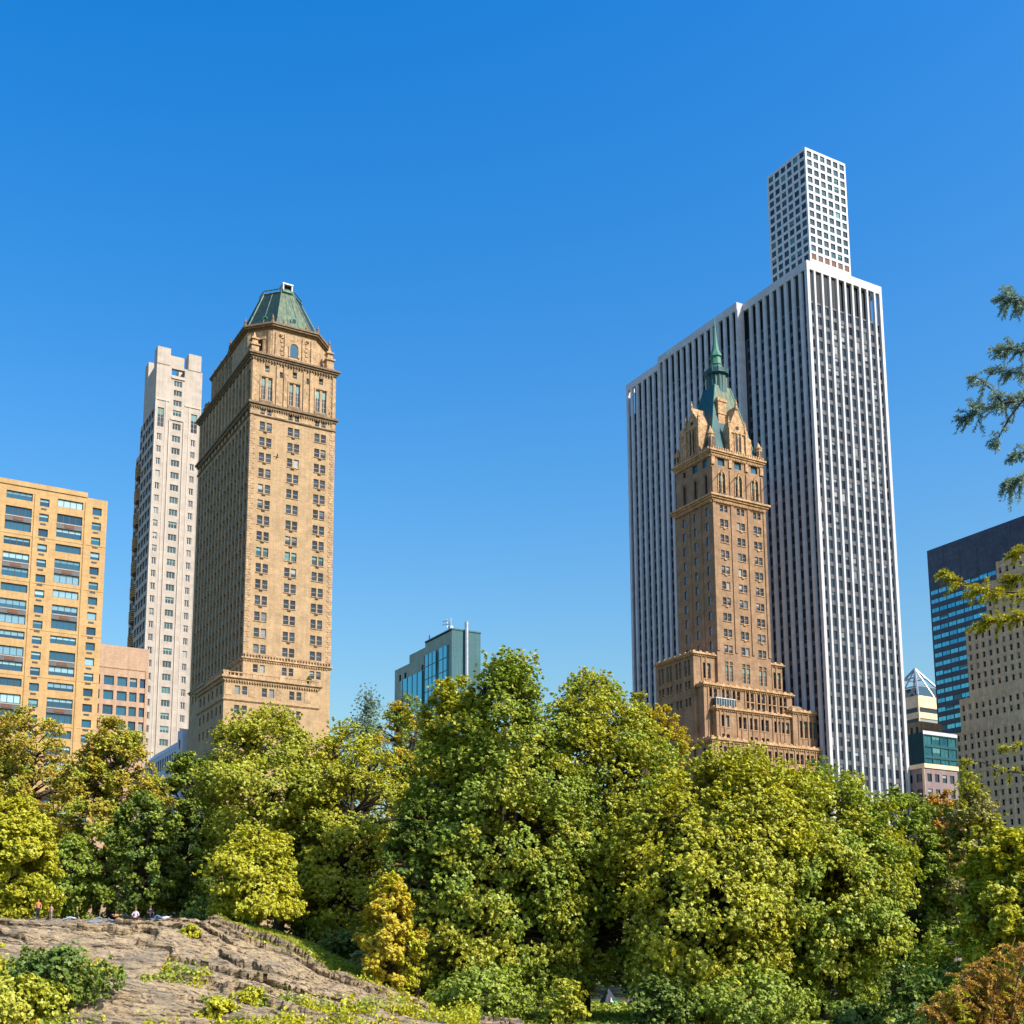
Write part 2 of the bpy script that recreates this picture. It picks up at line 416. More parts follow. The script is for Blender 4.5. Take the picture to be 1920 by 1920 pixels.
B.wall(mb, 'L', 0, 0, L_, 0, 147.2, wl, .4, 0, 2)
shell(mb, 0, W_, 0, L_, 0, 147.2)
for i in range(0, 118):                                   # corner quoins
    z = 74 + .62 * i
    if z > 146.5: break
    w = 1.25 if i % 2 else .85
    mb.box(-.06, w, -.09, -.004, z, z + .56, 2); mb.box(W_ - w, W_ + .06, -.09, -.004, z, z + .56, 2)
    mb.box(-.09, -.004, 0, w * .8, z, z + .56, 2)
for k in range(15):                                       # sills and the carved boxes under some windows
    z = 129.45 - 3.9 * k
    for c in (2.4, 9.45, 16.3):
        mb.box(c - .15, c + 3.0, -.16, -.004, z - .33, z - .17, 2)
        if rnd.random() < .7: mb.box(c + 1.0, c + 1.85, -.32, -.17, z - .65, z - .32, 3)
    for v in vcols: mb.box(-.05, -.004, v, v + 1.45, z - 1.75, z - .02, 3)
for c in (.1, 6.1, 8.0, 13.0, 14.7, 20.6): mb.box(c, c + .75, -.3, -.1 if c in (.1, 20.6) else -.004, 136.2, 146.6, 2)
for c in (5.9, 12.8): mb.box(c, c + 2.6, -.07, -.004, 133.2, 134.7, 2)
for v in [2.62 + 2.75 * i for i in range(15)]:
    mb.box(-.32, -.004, v + .05, v + 1.05, 136.2, 146.6, 2); mb.box(-.14, -.004, v + .1, v + .95, 74, 132.4, 0)
for c in (2.4, 9.45, 16.3):                               # carved heads and panels over the tall windows
    mb.box(c - .35, c + 3.1, -.22, -.004, 142.9, 143.25, 2); mb.box(c - .3, c - .02, -.2, -.004, 137, 142.9, 2); mb.box(c + 2.78, c + 3.05, -.2, -.004, 137, 142.9, 2)
    mb.box(c + 1.0, c + 1.9, -.35, -.004, 145.7, 146.5, 3); mb.box(c - .3, c + 3.0, -.3, -.004, 136.3, 136.8, 3)
for i in range(60):
    x = rnd.uniform(1.4, 20); z = rnd.uniform(137, 146)
    if any(c - .4 < x < c + 3.2 for c in (2.4, 9.45, 16.3)) : continue
    mb.box(x, x + rnd.uniform(.25, .5), -.1, -.004, z, z + rnd.uniform(.25, .7), rnd.choice((2, 3)))
B.part(mb, 'wall', [M['tan'], M['roof'], M['tan_trim'], M['tan_dark'], M['rust']])
mb = MB(); cornice(mb, 0, W_, 0, L_, 147.2, 1.35, .95, 0, .7, 3); B.part(mb, 'cornice', M['tan_dark'])
mb = MB(); cornice(mb, 0, W_, 0, L_, 134.95, 1.1, .7, 0, .6); B.part(mb, 'cornice', M['tan_dark'])
mb = MB(); cornice(mb, 0, W_, 0, L_, 132.65, .35, .3); B.part(mb, 'cornice', M['tan_dark'])
mb = MB(); cornice(mb, 0, W_, 0, L_, 72.9, .6, .5, 0, .6)
for i in range(0, 30): mb.box(.4 + .72 * i, .62 + .72 * i, -.42, -.3, 73.5, 74.25)
mb.box(0, W_, -.45, -.26, 74.25, 74.42); B.part(mb, 'balustrade', M['tan_trim'])
# projecting lower block
x0, x1, y0 = -5.2, 17.6, -3.0
mb = MB(); w = []
for z in (63.9, 59.4, 55.5, 51.6): w += [(c + d, z, 1.2, 2.0, 'sash') for c in (-2.7, 3.7, 10.3) for d in (0, 1.75)]
B.wall(mb, 'R', y0, x0, x1, 0, 67, w, .32, 0, 2)
w = [(v, z, 1.25, 2.0, 'sash_t') for z in (63.9, 59.4, 55.5) for v in (-1.4, 1.6, 5, 8, 11.5, 14.5)]
B.wall(mb, 'L', x0, y0, 17.5, 0, 67, w, .35, 0, 2)
shell(mb, x0, x1, y0, 17.5, 0, 67)
for c in (-4.9, .6, 7.1, 14): mb.box(c, c + 1.5, y0 - .08, y0 - .004, 63.6, 66.2, 2)
B.part(mb, 'wall', [M['tan'], M['roof'], M['tan_trim']])
mb = MB(); cornice(mb, x0, x1, y0, 17.5, 67, 1.0, .75, 0, .6); cornice(mb, x0, x1, y0, 17.5, 62.3, .4, .3)
for c in range(0, 24): mb.box(x0 + .3 + c * .95, x0 + .55 + c * .95, y0 - .3, y0 - .1, 68.0, 68.75)
for c in range(0, 21): mb.box(x0 - .3, x0 - .1, y0 + .3 + c * .95, y0 + .55 + c * .95, 68.0, 68.75)
for a in (x0 - .3, x0 + 6.5, x0 + 13, x1 - .9): mb.box(a, a + 1.2, y0 - .36, y0 - .04, 68.0, 69.15)
mb.box(x0 - .4, x1, y0 - .38, y0 - .02, 68.75, 68.98); mb.box(x0 - .42, x0 - .04, y0, 17.5, 68.75, 68.98)
B.part(mb, 'balustrade', M['tan_trim'])
M['terrace_leaf'] = leaf_mat('terrace_leaf', (.05, .09, .015), (.06, .10, .02), (.1, .12, .02))
for x, y in ((x0 + 1, 3), (x0 + 1, 9), (x0 + 1, 12), (x0 + 1, 15), (15.4, y0 + .8)):
    mb = MB(); mb.lathe(x, y, [(.2, 68), (.55, 68.6), (.7, 69.4), (.3, 70.2)], 7); B.part(mb, 'terrace_plant', M['terrace_leaf'])
# octagonal crown stage
mb = MB(); cx, cy = 10.7, 11.0
mb.loft([octo(cx, cy, 10.4, 5.5, 148.55), octo(cx, cy, 10.4, 5.5, 156.2)], 0)
w = (9.62, 149.9, 2.1, 3.3)
for sgn in (-1, 1):
    for o in (2.3, 4.6): mb.box(cx + sgn * o - .28, cx + sgn * o + .28, .3, .596, 149.3, 155.4, 0)
mb.box(cx - 5.6, cx + 5.6, .2, .596, 148.56, 149.3, 0)
c8, s8 = math.cos(R_(45)), math.sin(R_(45))
def chamf(t, d, z):                                       # on the left chamfer of the octagon
    ax, ay, bx, by = cx - 5.5, cy - 10.4, cx - 10.4, cy - 5.5
    return (ax + (bx - ax) * t - d * s8, ay + (by - ay) * t - d * c8, z)
for t0, t1, za, zb, d in ((.05, .15, 149, 155.6, .35), (.85, .95, 149, 155.6, .35), (.25, .75, 150, 150.5, .5), (.25, .75, 153.6, 154.2, .45), (.28, .36, 150.5, 153.6, .35), (.64, .72, 150.5, 153.6, .35)):
    mb.loft([[chamf(t0, .004, z), chamf(t1, .004, z), chamf(t1, d, z), chamf(t0, d, z)] for z in (za, zb)], 0)
for sgn in (-1, 1):
    for i in range(5): mb.box(cx + sgn * (3.05 + .16 * (i % 2)) - .3, cx + sgn * (3.05 + .16 * (i % 2)) + .3, .42, .596, 149.8 + 1.1 * i, 150.45 + 1.1 * i, 0)
    mb.lathe(cx + sgn * 3.4, .5, [(.35, 154.6), (.55, 154.9), (.2, 155.3)], 6)
arch_panel(mb, 'R', .6, 9.62, 149.9, 2.1, 3.5, .25, 0, .35)
B.part(mb, 'crown', [M['tan_trim']])
mb = MB(); mb.loft([[chamf(t, .01, z) for t, z in ((.37, 150.5), (.63, 150.5), (.63, 153.6), (.37, 153.6))], [chamf(t, .03, z) for t, z in ((.37, 150.5), (.63, 150.5), (.63, 153.6), (.37, 153.6))]])
B.part(mb, 'window', M['glass'])
mb = MB(); P8 = [(9.62, 149.9)] + [(10.67 - 1.05 * math.cos(math.pi * i / 10), 152.35 + 1.05 * math.sin(math.pi * i / 10)) for i in range(11)] + [(11.72, 149.9)]
mb.loft([[(x, .59, z) for x, z in P8], [(x, .52, z) for x, z in P8]]); B.part(mb, 'arched_window', M['glass_b'])
mb = MB()
for e, z, h in ((.35, 156.2, .4), (.8, 156.6, .45), (1.05, 157.05, .5)): mb.loft([octo(cx, cy, 10.4 + e, 5.5 + e * .42, z), octo(cx, cy, 10.4 + e, 5.5 + e * .42, z + h - .002)])
for e, z, h in ((.25, 148.56, .35),): mb.loft([octo(cx, cy, 10.4 + e, 5.5 + e * .42, z), octo(cx, cy, 10.4 + e, 5.5 + e * .42, z + h)])
B.part(mb, 'cornice', M['tan_dark'])
def urn(mb, x, y, z, h, r=.4):
    mb.lathe(x, y, [(r, z), (r, z + h * .25), (r * .6, z + h * .3), (r * .9, z + h * .5), (r * .5, z + h * .7), (r * .55, z + h * .8), (.03, z + h)], 7)
for i, p in enumerate(octo(cx, cy, 11.0, 5.8, 157.55)):
    if p[1] < 18: mb = MB(); urn(mb, p[0], p[1], 157.5, 2.1); B.part(mb, 'urn', M['tan_dark'])
for x in (7.8, 13.6): mb = MB(); urn(mb, x, .3, 157.5, 1.7, .3); B.part(mb, 'urn', M['tan_dark'])
# copper roof: eight sloping faces, sunlight painted in as a pale front, shade as dark sides
lo, hi = octo(cx, cy, 10.2, 4.6, 157.5), octo(cx, cy + .4, 5.0, 1.6, 169.8)
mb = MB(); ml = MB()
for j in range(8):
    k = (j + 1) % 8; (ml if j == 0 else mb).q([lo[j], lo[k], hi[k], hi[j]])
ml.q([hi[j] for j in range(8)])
B.part(mb, 'roof', M['copper_d']); B.part(ml, 'roof', M['copper_l'], label='copper front painted pale green for sunlight')
mb = MB()
for j in range(8): mb.tube([lo[j], hi[j]], .2, 5)
for j in range(8):
    mb.tube([hi[j], hi[(j + 1) % 8]], .3, 5); a = Vector(hi[j]) + Vector((0, 0, 1.0)); b = Vector(hi[(j + 1) % 8]) + Vector((0, 0, 1.0)); mb.tube([a, b], .14, 5); mb.tube([hi[j], a], .12, 5)
for f in (.33, .66):
    mb.tube([Vector(lo[0]).lerp(Vector(lo[1]), f), Vector(hi[0]).lerp(Vector(hi[1]), f)], .13, 5)
for f in (.5,): mb.tube([Vector(lo[7]).lerp(Vector(lo[0]), f) , Vector(hi[7]).lerp(Vector(hi[0]), f)], .1, 5)
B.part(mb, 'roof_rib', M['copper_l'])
mb = MB(); mb.box(9.3, 11.9, 5.9, 8.4, 169.9, 170.5, 2); mb.box(9.3, 9.6, 5.9, 8.4, 170.5, 171.9); mb.box(11.6, 11.9, 5.9, 8.4, 170.5, 171.9); mb.box(9.2, 12.0, 5.8, 8.5, 171.9, 172.25); mb.box(9.5, 11.6, 6.6, 8.2, 170.6, 172, 1)
B.part(mb, 'roof_lantern', [M['white_metal'], M['black'], M['copper_s']])
def dormer(pt, dx, dy):
    mb = MB(); x, y, z = pt; n = Vector((dx, dy, 0)).normalized(); t = Vector((-n.y, n.x, 0))
    def ring(r, d): return [Vector((x, y, z)) + t * (r * math.cos(a)) * .8 + Vector((0, 0, r * math.sin(a))) + n * d for a in [2 * math.pi * i / 10 for i in range(10)]]
    mb.loft([ring(1.05, -1.6), ring(1.05, .25)], 0); mb.loft([ring(.62, .26), ring(.62, .3)], 1)
    a = Vector((x, y, z)) + n * .2; mb.loft([[a - t * 1.1 + Vector((0, 0, -1.6)), a + t * 1.1 + Vector((0, 0, -1.6)), a + t * 1.1 - n * 1.5 + Vector((0, 0, -1.6)), a - t * 1.1 - n * 1.5 + Vector((0, 0, -1.6))],
             [a - t * .7 + Vector((0, 0, -.6)), a + t * .7 + Vector((0, 0, -.6)), a + t * .7 - n * 1.5 + Vector((0, 0, -.6)), a - t * .7 - n * 1.5 + Vector((0, 0, -.6))]], 0)
    B.part(mb, 'dormer', [M['copper_s'], M['black']])
dormer((10.9, 1.75, 160.0), 0, -1); dormer((4.55, 4.6, 160.2), -1, -1)
# loggia wing behind the crown
mb = MB()
vl = [11.5 + 3.1 * i for i in range(8)]
B.wall(mb, 'L', .7, 10.2, 36, 148.56, 157, [(v, 150.6, 1.5, 5.4, 'slot') for v in vl], .7)
B.wall(mb, 'R', 10.2, .7, 20.8, 148.56, 157, [])
shell(mb, .7, 20.8, 10.2, 36, 148.56, 157)
for v in vl: mb.box(.35, .696, v - 1.05, v - .45, 149.6, 156.4, 0)
B.part(mb, 'wall', [M['tan_trim'], M['roof']])
mb = MB(); cornice(mb, .7, 20.8, 10.2, 36, 157, .9, .5, 0, .7); B.part(mb, 'cornice', M['tan_dark'])
for v in (12, 17, 22, 28, 33.5): mb = MB(); urn(mb, .9, v, 157.9, 1.9, .42); B.part(mb, 'urn', M['tan_dark'])
for x, y, z, h in ((1.2, 2.4, 148.55, 6.5), (20.2, 1.4, 148.55, 7.2), (1.0, 39.0, 148.55, 4.2), (20.3, 8, 148.55, 6)):
    mb = MB(); mb.frustum((x - 1.0, x + 1.0, y - 1.0, y + 1.0, z), (x - .9, x + .9, y - .9, y + .9, z + h * .42)); mb.box(x - 1.2, x + 1.2, y - 1.2, y + 1.2, z + h * .42, z + h * .48)
    mb.frustum((x - .8, x + .8, y - .8, y + .8, z + h * .48), (x - .6, x + .6, y - .6, y + .6, z + h * .68)); mb.box(x - .95, x + .95, y - .95, y + .95, z + h * .68, z + h * .73)
    mb.frustum((x - .5, x + .5, y - .5, y + .5, z + h * .73), (x - .05, x + .05, y - .05, y + .05, z + h)); B.part(mb, 'pinnacle', M['tan_trim'])
B.done()

# small pale building with a glazed slope beside the hotel
c0 = (-52.03 + V[0] * 45 - U[0], 274.12 + V[1] * 45 - U[1])
B = Building('glasshouse_building', 'small pale grey building with sloping glazed roof peeping over trees beside tan hotel', c0, ymax=1420)
mb = MB(); w = [(1.8, 59.2, 1.5, 2.6, 'strip')] + [(6 + 2.4 * i, 56.0, 1.6, 3.2, 'strip') for i in range(12)]
B.wall(mb, 'L', 0, 0, 4.6, 0, 64.3, w[:1], .3); B.wall(mb, 'L', 0, 4.6, 42, 0, 60.4, w[1:], .3); B.wall(mb, 'R', 0, 0, 12, 0, 64.3)
shell(mb, 0, 12, 0, 4.6, 0, 64.3); shell(mb, .01, 11.9, 4.6, 42, 0, 60.4); B.part(mb, 'wall', [M['pale'], M['roof']])
mb = MB(); mb.q([(.1, 5, 60.5), (.1, 41, 60.5), (3.4, 41, 63.6), (3.4, 5, 63.6)], 0)
for i in range(19): mb.tube([(.05, 5 + 2 * i, 60.5), (3.4, 5 + 2 * i, 63.7)], .12, 4, 1)
mb.tube([(.05, 5, 60.5), (.05, 41, 60.5)], .15, 4, 1); mb.tube([(3.4, 5, 63.7), (3.4, 41, 63.7)], .15, 4, 1)
B.part(mb, 'glazed_roof', [M['glass_g'], M['pale']]); B.done()

# ------------------------------------------------------------------ slim pale tower with notched top
B = Building('apartment_tower', 'slim pale limestone apartment tower with notched top and curved balconies on its dark side', (-93.8, 344.12), ymax=1380, k=1.32)
mb = MB(); W_ = 13.9
wr = []
for k in range(26):
    z = 162.2 - 3.85 * k
    wr += [(5.35, z, 2.5, 1.95, 'triple'), (.8, z - 4.2, 1.4, 2.1, 'pair'), (11.0, z - 4.2, 1.4, 2.1, 'pair')]
for z in (166.6, 169.8, 173.0, 176.0): wr.append((5.35, z, 2.5, 1.75, 'triple'))
wr += [(.8, 162.3, 1.9, 6.0, 'tall'), (10.9, 162.3, 1.9, 6.0, 'tall')]
B.wall(mb, 'R', 0, 0, W_, 0, 179.4, wr, .3)
B.wall(mb, 'L', 0, 0, 14.6, 0, 179.4, [(v, 165.6 - 3.85 * k, 2.9, 2.5, 'slot') for k in range(26) for v in (1.2, 4.5, 7.8, 11.2)], .3)
shell(mb, 0, W_, 0, 14.6, 0, 179.4)
mb.box(0, 4.5, 0, 14.6, 179.4, 182.2, 0); mb.box(8.5, W_, 0, 14.6, 179.4, 182.2, 0); mb.box(4.5, 8.5, 0, 1.2, 181.5, 182.2, 0)
mb.box(0, 4.0, -.15, 3.5, 182.2, 187.6, 0); mb.box(9.5, 13.4, -.15, 3.5, 182.2, 187.4, 0); mb.box(4.0, 8.2, 0.1, 2, 182.2, 185.6, 0)
mb.box(0, 3.5, 10.5, 14.6, 182.2, 187.2, 0); mb.box(9.5, 13.4, 11, 14.6, 182.2, 187.2, 0)
for c in (4.25, 8.6): mb.box(c, c + .28, -.3, -.004, 60, 165, 2); 
for c in (.0, 3.1, 10.2, 13.5): mb.box(c, c + .35, -.12, -.004, 60, 171, 2)
mb.box(0, 4.2, -.2, -.004, 170.6, 171.2, 2); mb.box(8.9, W_, -.2, -.004, 170.2, 170.8, 2)
mb.box(4.6, 8.6, -.28, -.004, 165.1, 165.7, 2); mb.box(4.6, 8.6, -.3, -.004, 178.3, 178.9, 2)
wl = [(14.7 + 2.65 * i, 165.6 - 3.85 * k, 2.4, 2.6, 'slot') for k in range(26) for i in range(2)]
B.wall(mb, 'L', .6, 14.6, 20, 0, 169.5, wl, .3); shell(mb, .6, W_, 14.6, 20, 0, 169.5)
B.wall(mb, 'L', 1.0, 20, 26, 0, 161.5, [(20.3 + 2.8 * i, 157.6 - 3.85 * k, 2.5, 2.6, 'slot') for k in range(24) for i in range(2)], .3); shell(mb, 1.0, W_, 20, 26, 0, 161.5)
B.part(mb, 'wall', [M['white'], M['roof'], M['white_trim']])
for k in range(10):                                       # curved balconies, two storeys each
    z = 152.5 - 7.7 * k
    mb = MB()
    for s in range(6):
        zz = z + s * .62; r = 3.1
        mb.loft([[(.9 - r * .5 * math.sin(math.pi * i / 8), 18.6 - r * math.cos(math.pi * i / 8), q) for i in range(9)] for q in (zz, zz + .3)], 0)
    mb.loft([[(.9 - 1.1 * math.sin(math.pi * i / 8), 18.6 - 2.5 * math.cos(math.pi * i / 8), q) for i in range(9)] for q in (z - .3, z + 3.9)], 1)
    B.part(mb, 'balcony', [M['brown_trim'], M['black']])
B.done()

# ------------------------------------------------------------------ yellow brick apartment block
c0 = (-63.04 - U[0] * 40, 203.69 - U[1] * 40)
B = Building('apartment_block', 'yellow brick apartment block with wide blue window bays at left edge', c0, ymax=1340)
mb = MB(); E_ = 40.0; rows = []
wd = []
for base in (-8.3, -16.6, -27.0, -35.3):
    for p in range(9):
        z = 82.15 - 8.02 * p
        wd.append((E_ + base, z - 1.35, 4.2, 1.35, 'wide')); wd.append((E_ + base, z - 6.8, 4.2, 1.6, 'wide')); wd.append((E_ + base, z - 4.2, 4.2, 1.55, 'wide'))
for base in (-2.5, -11.2, -19.6, -29.6):
    for k in range(26): wd.append((E_ + base, 80.3 - 2.67 * k, 1.55, 1.35, 'small'))
wd = [w for w in wd if w[1] > 8]
B.wall(mb, 'R', 0, 0, E_ - 3.4, 0, 84.1, [w for w in wd if w[0] < E_ - 3.4], .3)
B.wall(mb, 'R', 0, E_ - 3.4, E_, 0, 83.2, [w for w in wd if w[0] > E_ - 3.4], .3)
B.wall(mb, 'L', 0, 0, 18, 0, 83.2); shell(mb, 0, E_ - 3.4, 0, 18, 0, 84.1); shell(mb, E_ - 3.42, E_, .002, 17.9, 0, 83.2)
for c in (E_ - 3.75, E_ - 12.05): mb.box(c, c + .35, -.14, -.004, 10, 82.3, 0)
for w in wd:
    if w[4] == 'small': mb.box(w[0] + .25, w[0] + 1.15, -.06, -.004, w[1] - .62, w[1] - .34, 2)
mb.box(0, E_ - 3.4, -.15, -.004, 83.2, 83.6, 0)
for k in range(9): mb.box(0, E_, -.05, -.004, 82.15 - 8.02 * k - 7.45, 82.15 - 8.02 * k - 7.35, 0)
B.part(mb, 'wall', [M['yellow'], M['roof'], M['frame_d']])
for base in (-8.3, -16.6, -27.0):
    for p in range(5):
        z = 82.15 - 8.02 * p; mb = MB(); x = E_ + base
        mb.box(x, x + 4.2, -.04, -.004, z - 5.2, z - 4.22, 0); mb.box(x + 1.3, x + 2.9, -.1, -.042, z - 5.05, z - 4.5, 1); mb.box(x, x + 4.2, -.09, -.042, z - 4.42, z - 4.3, 2)
        B.part(mb, 'bay_panel', [M['spandrel'], M['rust'], M['frame_w']])
B.done()

# beige low block between
c0 = (-53.04 - U[0] * 16, 197.52 - U[1] * 16); c0 = (c0[0] * 1.18, c0[1] * 1.18)
B = Building('office_block', 'low beige block with blank panelled top and square blue windows behind yellow apartment block', c0, ymax=1370)
k_ = 1.18; zz = lambda z: (z - 3) * k_ + 3
mb = MB(); E_ = 16 * k_; wd = []
for r in range(6):
    z = zz(48.35 - 2.42 * r)
    for a, ww in ((-7.1, 1.6), (-4.95, 1.6), (-2.95, 1.2), (-1.3, 1.2), (-9.3, 1.6)): wd.append((E_ + a * k_, z, ww * k_, 1.55 * k_, 'blue'))
B.wall(mb, 'R', 0, 0, E_, 0, zz(55), wd, .35); B.wall(mb, 'L', 0, 0, 14, 0, zz(55)); shell(mb, 0, E_, 0, 14, 0, zz(55))
mb.box(0, E_, -.1, -.004, zz(51.2), zz(51.45)); mb.box(E_ - .5, E_ + .05, -.12, -.004, 0, zz(51.2))
B.part(mb, 'wall', [M['beige'], M['roof']]); B.done()

# ------------------------------------------------------------------ teal-glazed block in the middle
B = Building('rooftop_block', 'teal-green block with blue glass bays and roof antenna half hidden behind central trees', (-3.35, 221.15), ymax=1330)
mb = MB()
B.wall(mb, 'R', 0, 0, 6.1, 0, 65.1, [], mi=2); B.wall(mb, 'L', 0, 0, 11, 58, 64.9, [(4.7, 58.6, .8, 3.4, 'strip')], .3)
B.wall(mb, 'L', .5, 11, 19, 55, 64.5, [(12.7, 60.2, .9, 1.1, 'strip')], .3); B.wall(mb, 'L', .8, 19, 26.4, 50, 63.0, [(21 + 2.4 * i, 60.2, 1.1, 1.3, 'strip') for i in range(2)], .3)
B.wall(mb, 'L', 0, 0, 11, 0, 58); B.wall(mb, 'L', .5, 11, 19, 0, 55); B.wall(mb, 'L', .8, 19, 26.4, 0, 50)
shell(mb, 0, 6.1, 0, 11, 0, 65.1, 2); shell(mb, .5, 6.0, 11, 19, 0, 64.5); shell(mb, .8, 6.0, 19, 26.4, 0, 63)
mb.box(-.12, 6.2, -.12, 11, 65.1, 65.35, 2)
B.part(mb, 'wall', [M['greygreen'], M['roof'], M['slate']])
mb = MB(); mb.box(-.35, -.004, 1.2, 4.5, 50, 62.4); mb.box(-.35, -.004, 5.7, 10.6, 50, 62.4)
for v in (1.2, 2.8, 5.7, 7.3, 8.9, 10.5): mb.box(-.42, -.355, v, v + .1, 50, 62.4, 1)
for z in (52.5, 55, 57.5, 60): mb.box(-.41, -.356, 1.2, 4.5, z, z + .12, 1); mb.box(-.41, -.356, 5.7, 10.6, z, z + .12, 1)
B.part(mb, 'curtain_wall', [M['glass_tm'], M['frame_d']])
mb = MB(); mb.box(.1, .49, 12.4, 22, 46, 59.9)
for v in (12.4, 14.6, 16.8, 19.0, 21.3): mb.box(.02, .094, v, v + .1, 46, 59.9, 1)
B.part(mb, 'curtain_wall', [M['glass_tm'], M['frame_d']])
mb = MB(); mb.tube([(2.9, -.4, 55), (2.9, -.4, 66.8)], .36, 8); B.part(mb, 'flue_pipe', M['metal'])
mb = MB(); mb.tube([(.3, 1.0, 65.3), (.3, 1.0, 67.6)], .09, 5); mb.tube([(.3, 1.0, 66.5), (.2, 2.2, 67.4), (.1, 3.8, 67.5)], .08, 5); mb.tube([(.3, 1.0, 66.2), (.2, 2.4, 66.8), (.1, 4.0, 66.9)], .07, 5)
mb.tube([(.3, .6, 65.3), (.3, 1.4, 66.6)], .07, 5); mb.tube([(.2, 2.2, 66.0), (.2, 2.4, 67.6)], .07, 5); mb.box(0, .6, .6, 1.4, 65.36, 66.0)
B.part(mb, 'antenna', M['metal'])
mb = MB(); mb.tube([(.2, 9.6, 64.9), (.2, 9.6, 66.3)], .12, 6); B.part(mb, 'vent_pipe', M['frame_d']); B.done()

# ------------------------------------------------------------------ white marble slab tower
B = Building('office_tower', 'broad office tower with closely spaced white vertical marble piers and dark window strips', (102.62, 344.89), ymax=1450)
WR, LL, TOP = 31.8, 93.2, 216.2
mb = MB()
core = .62                                                # set-back of window strips behind the pier faces
# each bay: strip of wall (spandrel) with window openings
nR, pR = 10, WR / 10; z_win_top = 203.5
FL = 3.95; floors = [z_win_top - FL * (k + 1) for k in range(49)]
rw = [(pR * i + .72, z + .75, pR - 1.4, 2.6, 'strip') for i in range(nR) for z in floors if z > 1]
B.wall(mb, 'R', core, core, WR - core, 0, z_win_top, rw, .22)
mb.box(core, WR - pR - .9, core + .45, 20, z_win_top, 213.6, 1)     # plant-room wall behind the open top
mb.q([(core, core, z_win_top), (WR - core, core, z_win_top), (WR - core, core + 3, z_win_top), (core, core + 3, z_win_top)], 1)
nL = 29; pL = LL / nL
def du(v): return -2.6 if 30 < v < 70.5 else 0.0
segs = ((0, 0, 9), (9, -2.6, 22), (22, 0, 29))
vv = []
for a, d, b in segs:
    sa, sb = pL * a + (core if a == 0 else 0), pL * b - (core if b == nL else 0)
    lw = [(pL * i + .8, z + .75, pL - 1.6, 2.7, 'navy') for i in range(a, b) for z in floors if z > 1]
    B.wall(mb, 'L', d + core, sa, sb, 0, z_win_top, lw, .22)
    mb.box(d + core + .5, 14, sa, sb if b != nL else sb - pL, z_win_top, 213.6, 1)
    mb.q([(d + core, sa, z_win_top), (d + core + 1.2, sa, z_win_top), (d + core + 1.2, sb, z_win_top), (d + core, sb, z_win_top)], 1)
mb.box(-2.0, core + .4, pL * 9 + .05, pL * 9 + .4, 0, 213, 1)
mb.q([(WR - core, core, 0), (WR - core, LL - core, 0), (WR - core, LL - core, z_win_top), (WR - core, core, z_win_top)], 0)
mb.q([(WR - core, LL - core, 0), (core, LL - core, 0), (core, LL - core, z_win_top), (WR - core, LL - core, z_win_top)], 0)
B.part(mb, 'wall', [M['spandrel'], M['black']])
def pier(x, y, wdt, face):
    mb = MB(); a, b = wdt / 2, wdt * .36
    if face == 'R': mb.loft([[(x - b, y, z), (x + b, y, z), (x + a, y + core + .02, z), (x - a, y + core + .02, z)] for z in (0, 213.5)])
    else: mb.loft([[(x, y - b, z), (x, y + b, z), (x + core + .02, y + a, z), (x + core + .02, y - a, z)] for z in (0, 213.5)])
    B.part(mb, 'pier', M['marble'])
for i in range(1, nR): pier(pR * i, 0, 1.0, 'R')
for i in range(1, nL):
    v = pL * i
    d = -2.6 if 9 <= i <= 22 else 0
    if i in (9, 22): continue
    pier(d, v, 1.5, 'L')
for x, y in ((0, 0), (WR - 1.1, 0), (-2.6, pL * 9 - .3), (-2.6, pL * 22 - 1.1), (0, LL - 1.1)):
    mb = MB(); mb.box(x, x + (1.1 if x >= 0 else 2.7), y, y + 1.1, 0, 213.5); B.part(mb, 'pier', M['marble'])
mb = MB()
t = 1.1
mb.box(0, WR, 0, t, 213.5, TOP); mb.box(WR - t, WR, t, LL, 213.5, TOP); mb.box(0, t, t, pL * 9, 213.5, TOP)
mb.box(-2.6, -2.6 + t, pL * 9, pL * 22, 213.5, TOP); mb.box(-2.6 + t, t, pL * 9, pL * 9 + t, 213.5, TOP); mb.box(-2.6 + t, t, pL * 22 - t, pL * 22, 213.5, TOP)
mb.box(0, t, pL * 22, LL, 213.5, TOP); mb.box(t, WR - t, LL - t, LL, 213.5, TOP)
B.part(mb, 'roof_band', M['marble'])
mb = MB(); mb.box(t + .3, WR - pR, 6, LL - 8, 213.61, 215.2); B.part(mb, 'roof', M['roof'])
B.done()

# ------------------------------------------------------------------ slender concrete grid tower
B = Building('grid_tower', 'slender white concrete tower with a grid of square windows, tallest of all buildings', (175.71, 583.82), ymax=520)
mb = MB(); S_ = 28.9; p = 4.66; H_ = 428.2; f0 = 4.88
rw = [(1.15 + p * i, H_ - 1.5 - f0 * k - 3.35, 3.3, 3.35, 'square') for i in range(6) for k in range(86)]
B.wall(mb, 'R', 0, 0, S_, 0, H_, [w for w in rw if w[1] > 1], .45)
B.wall(mb, 'L', 0, 0, S_, 0, H_, [(w[0] - .15, *w[1:]) for w in rw if w[1] > 1], .45)
shell(mb, 0, S_, 0, S_, 0, H_)
B.part(mb, 'wall', [M['concrete'], M['roof']])
B.wins = [w for w in B.wins if not (w[0] == 'R' and H_ - 12 * f0 - .5 > w[4] > H_ - 13 * f0 - .5)]
mb = MB()
for i in range(6):
    z = H_ - 1.5 - f0 * 12 - 3.35; mb.box(1.15 + p * i, 4.45 + p * i, .3, .4, z, z + 3.35)
B.part(mb, 'louvre', M['rust'], label='row of rust brown mechanical openings')
B.done()

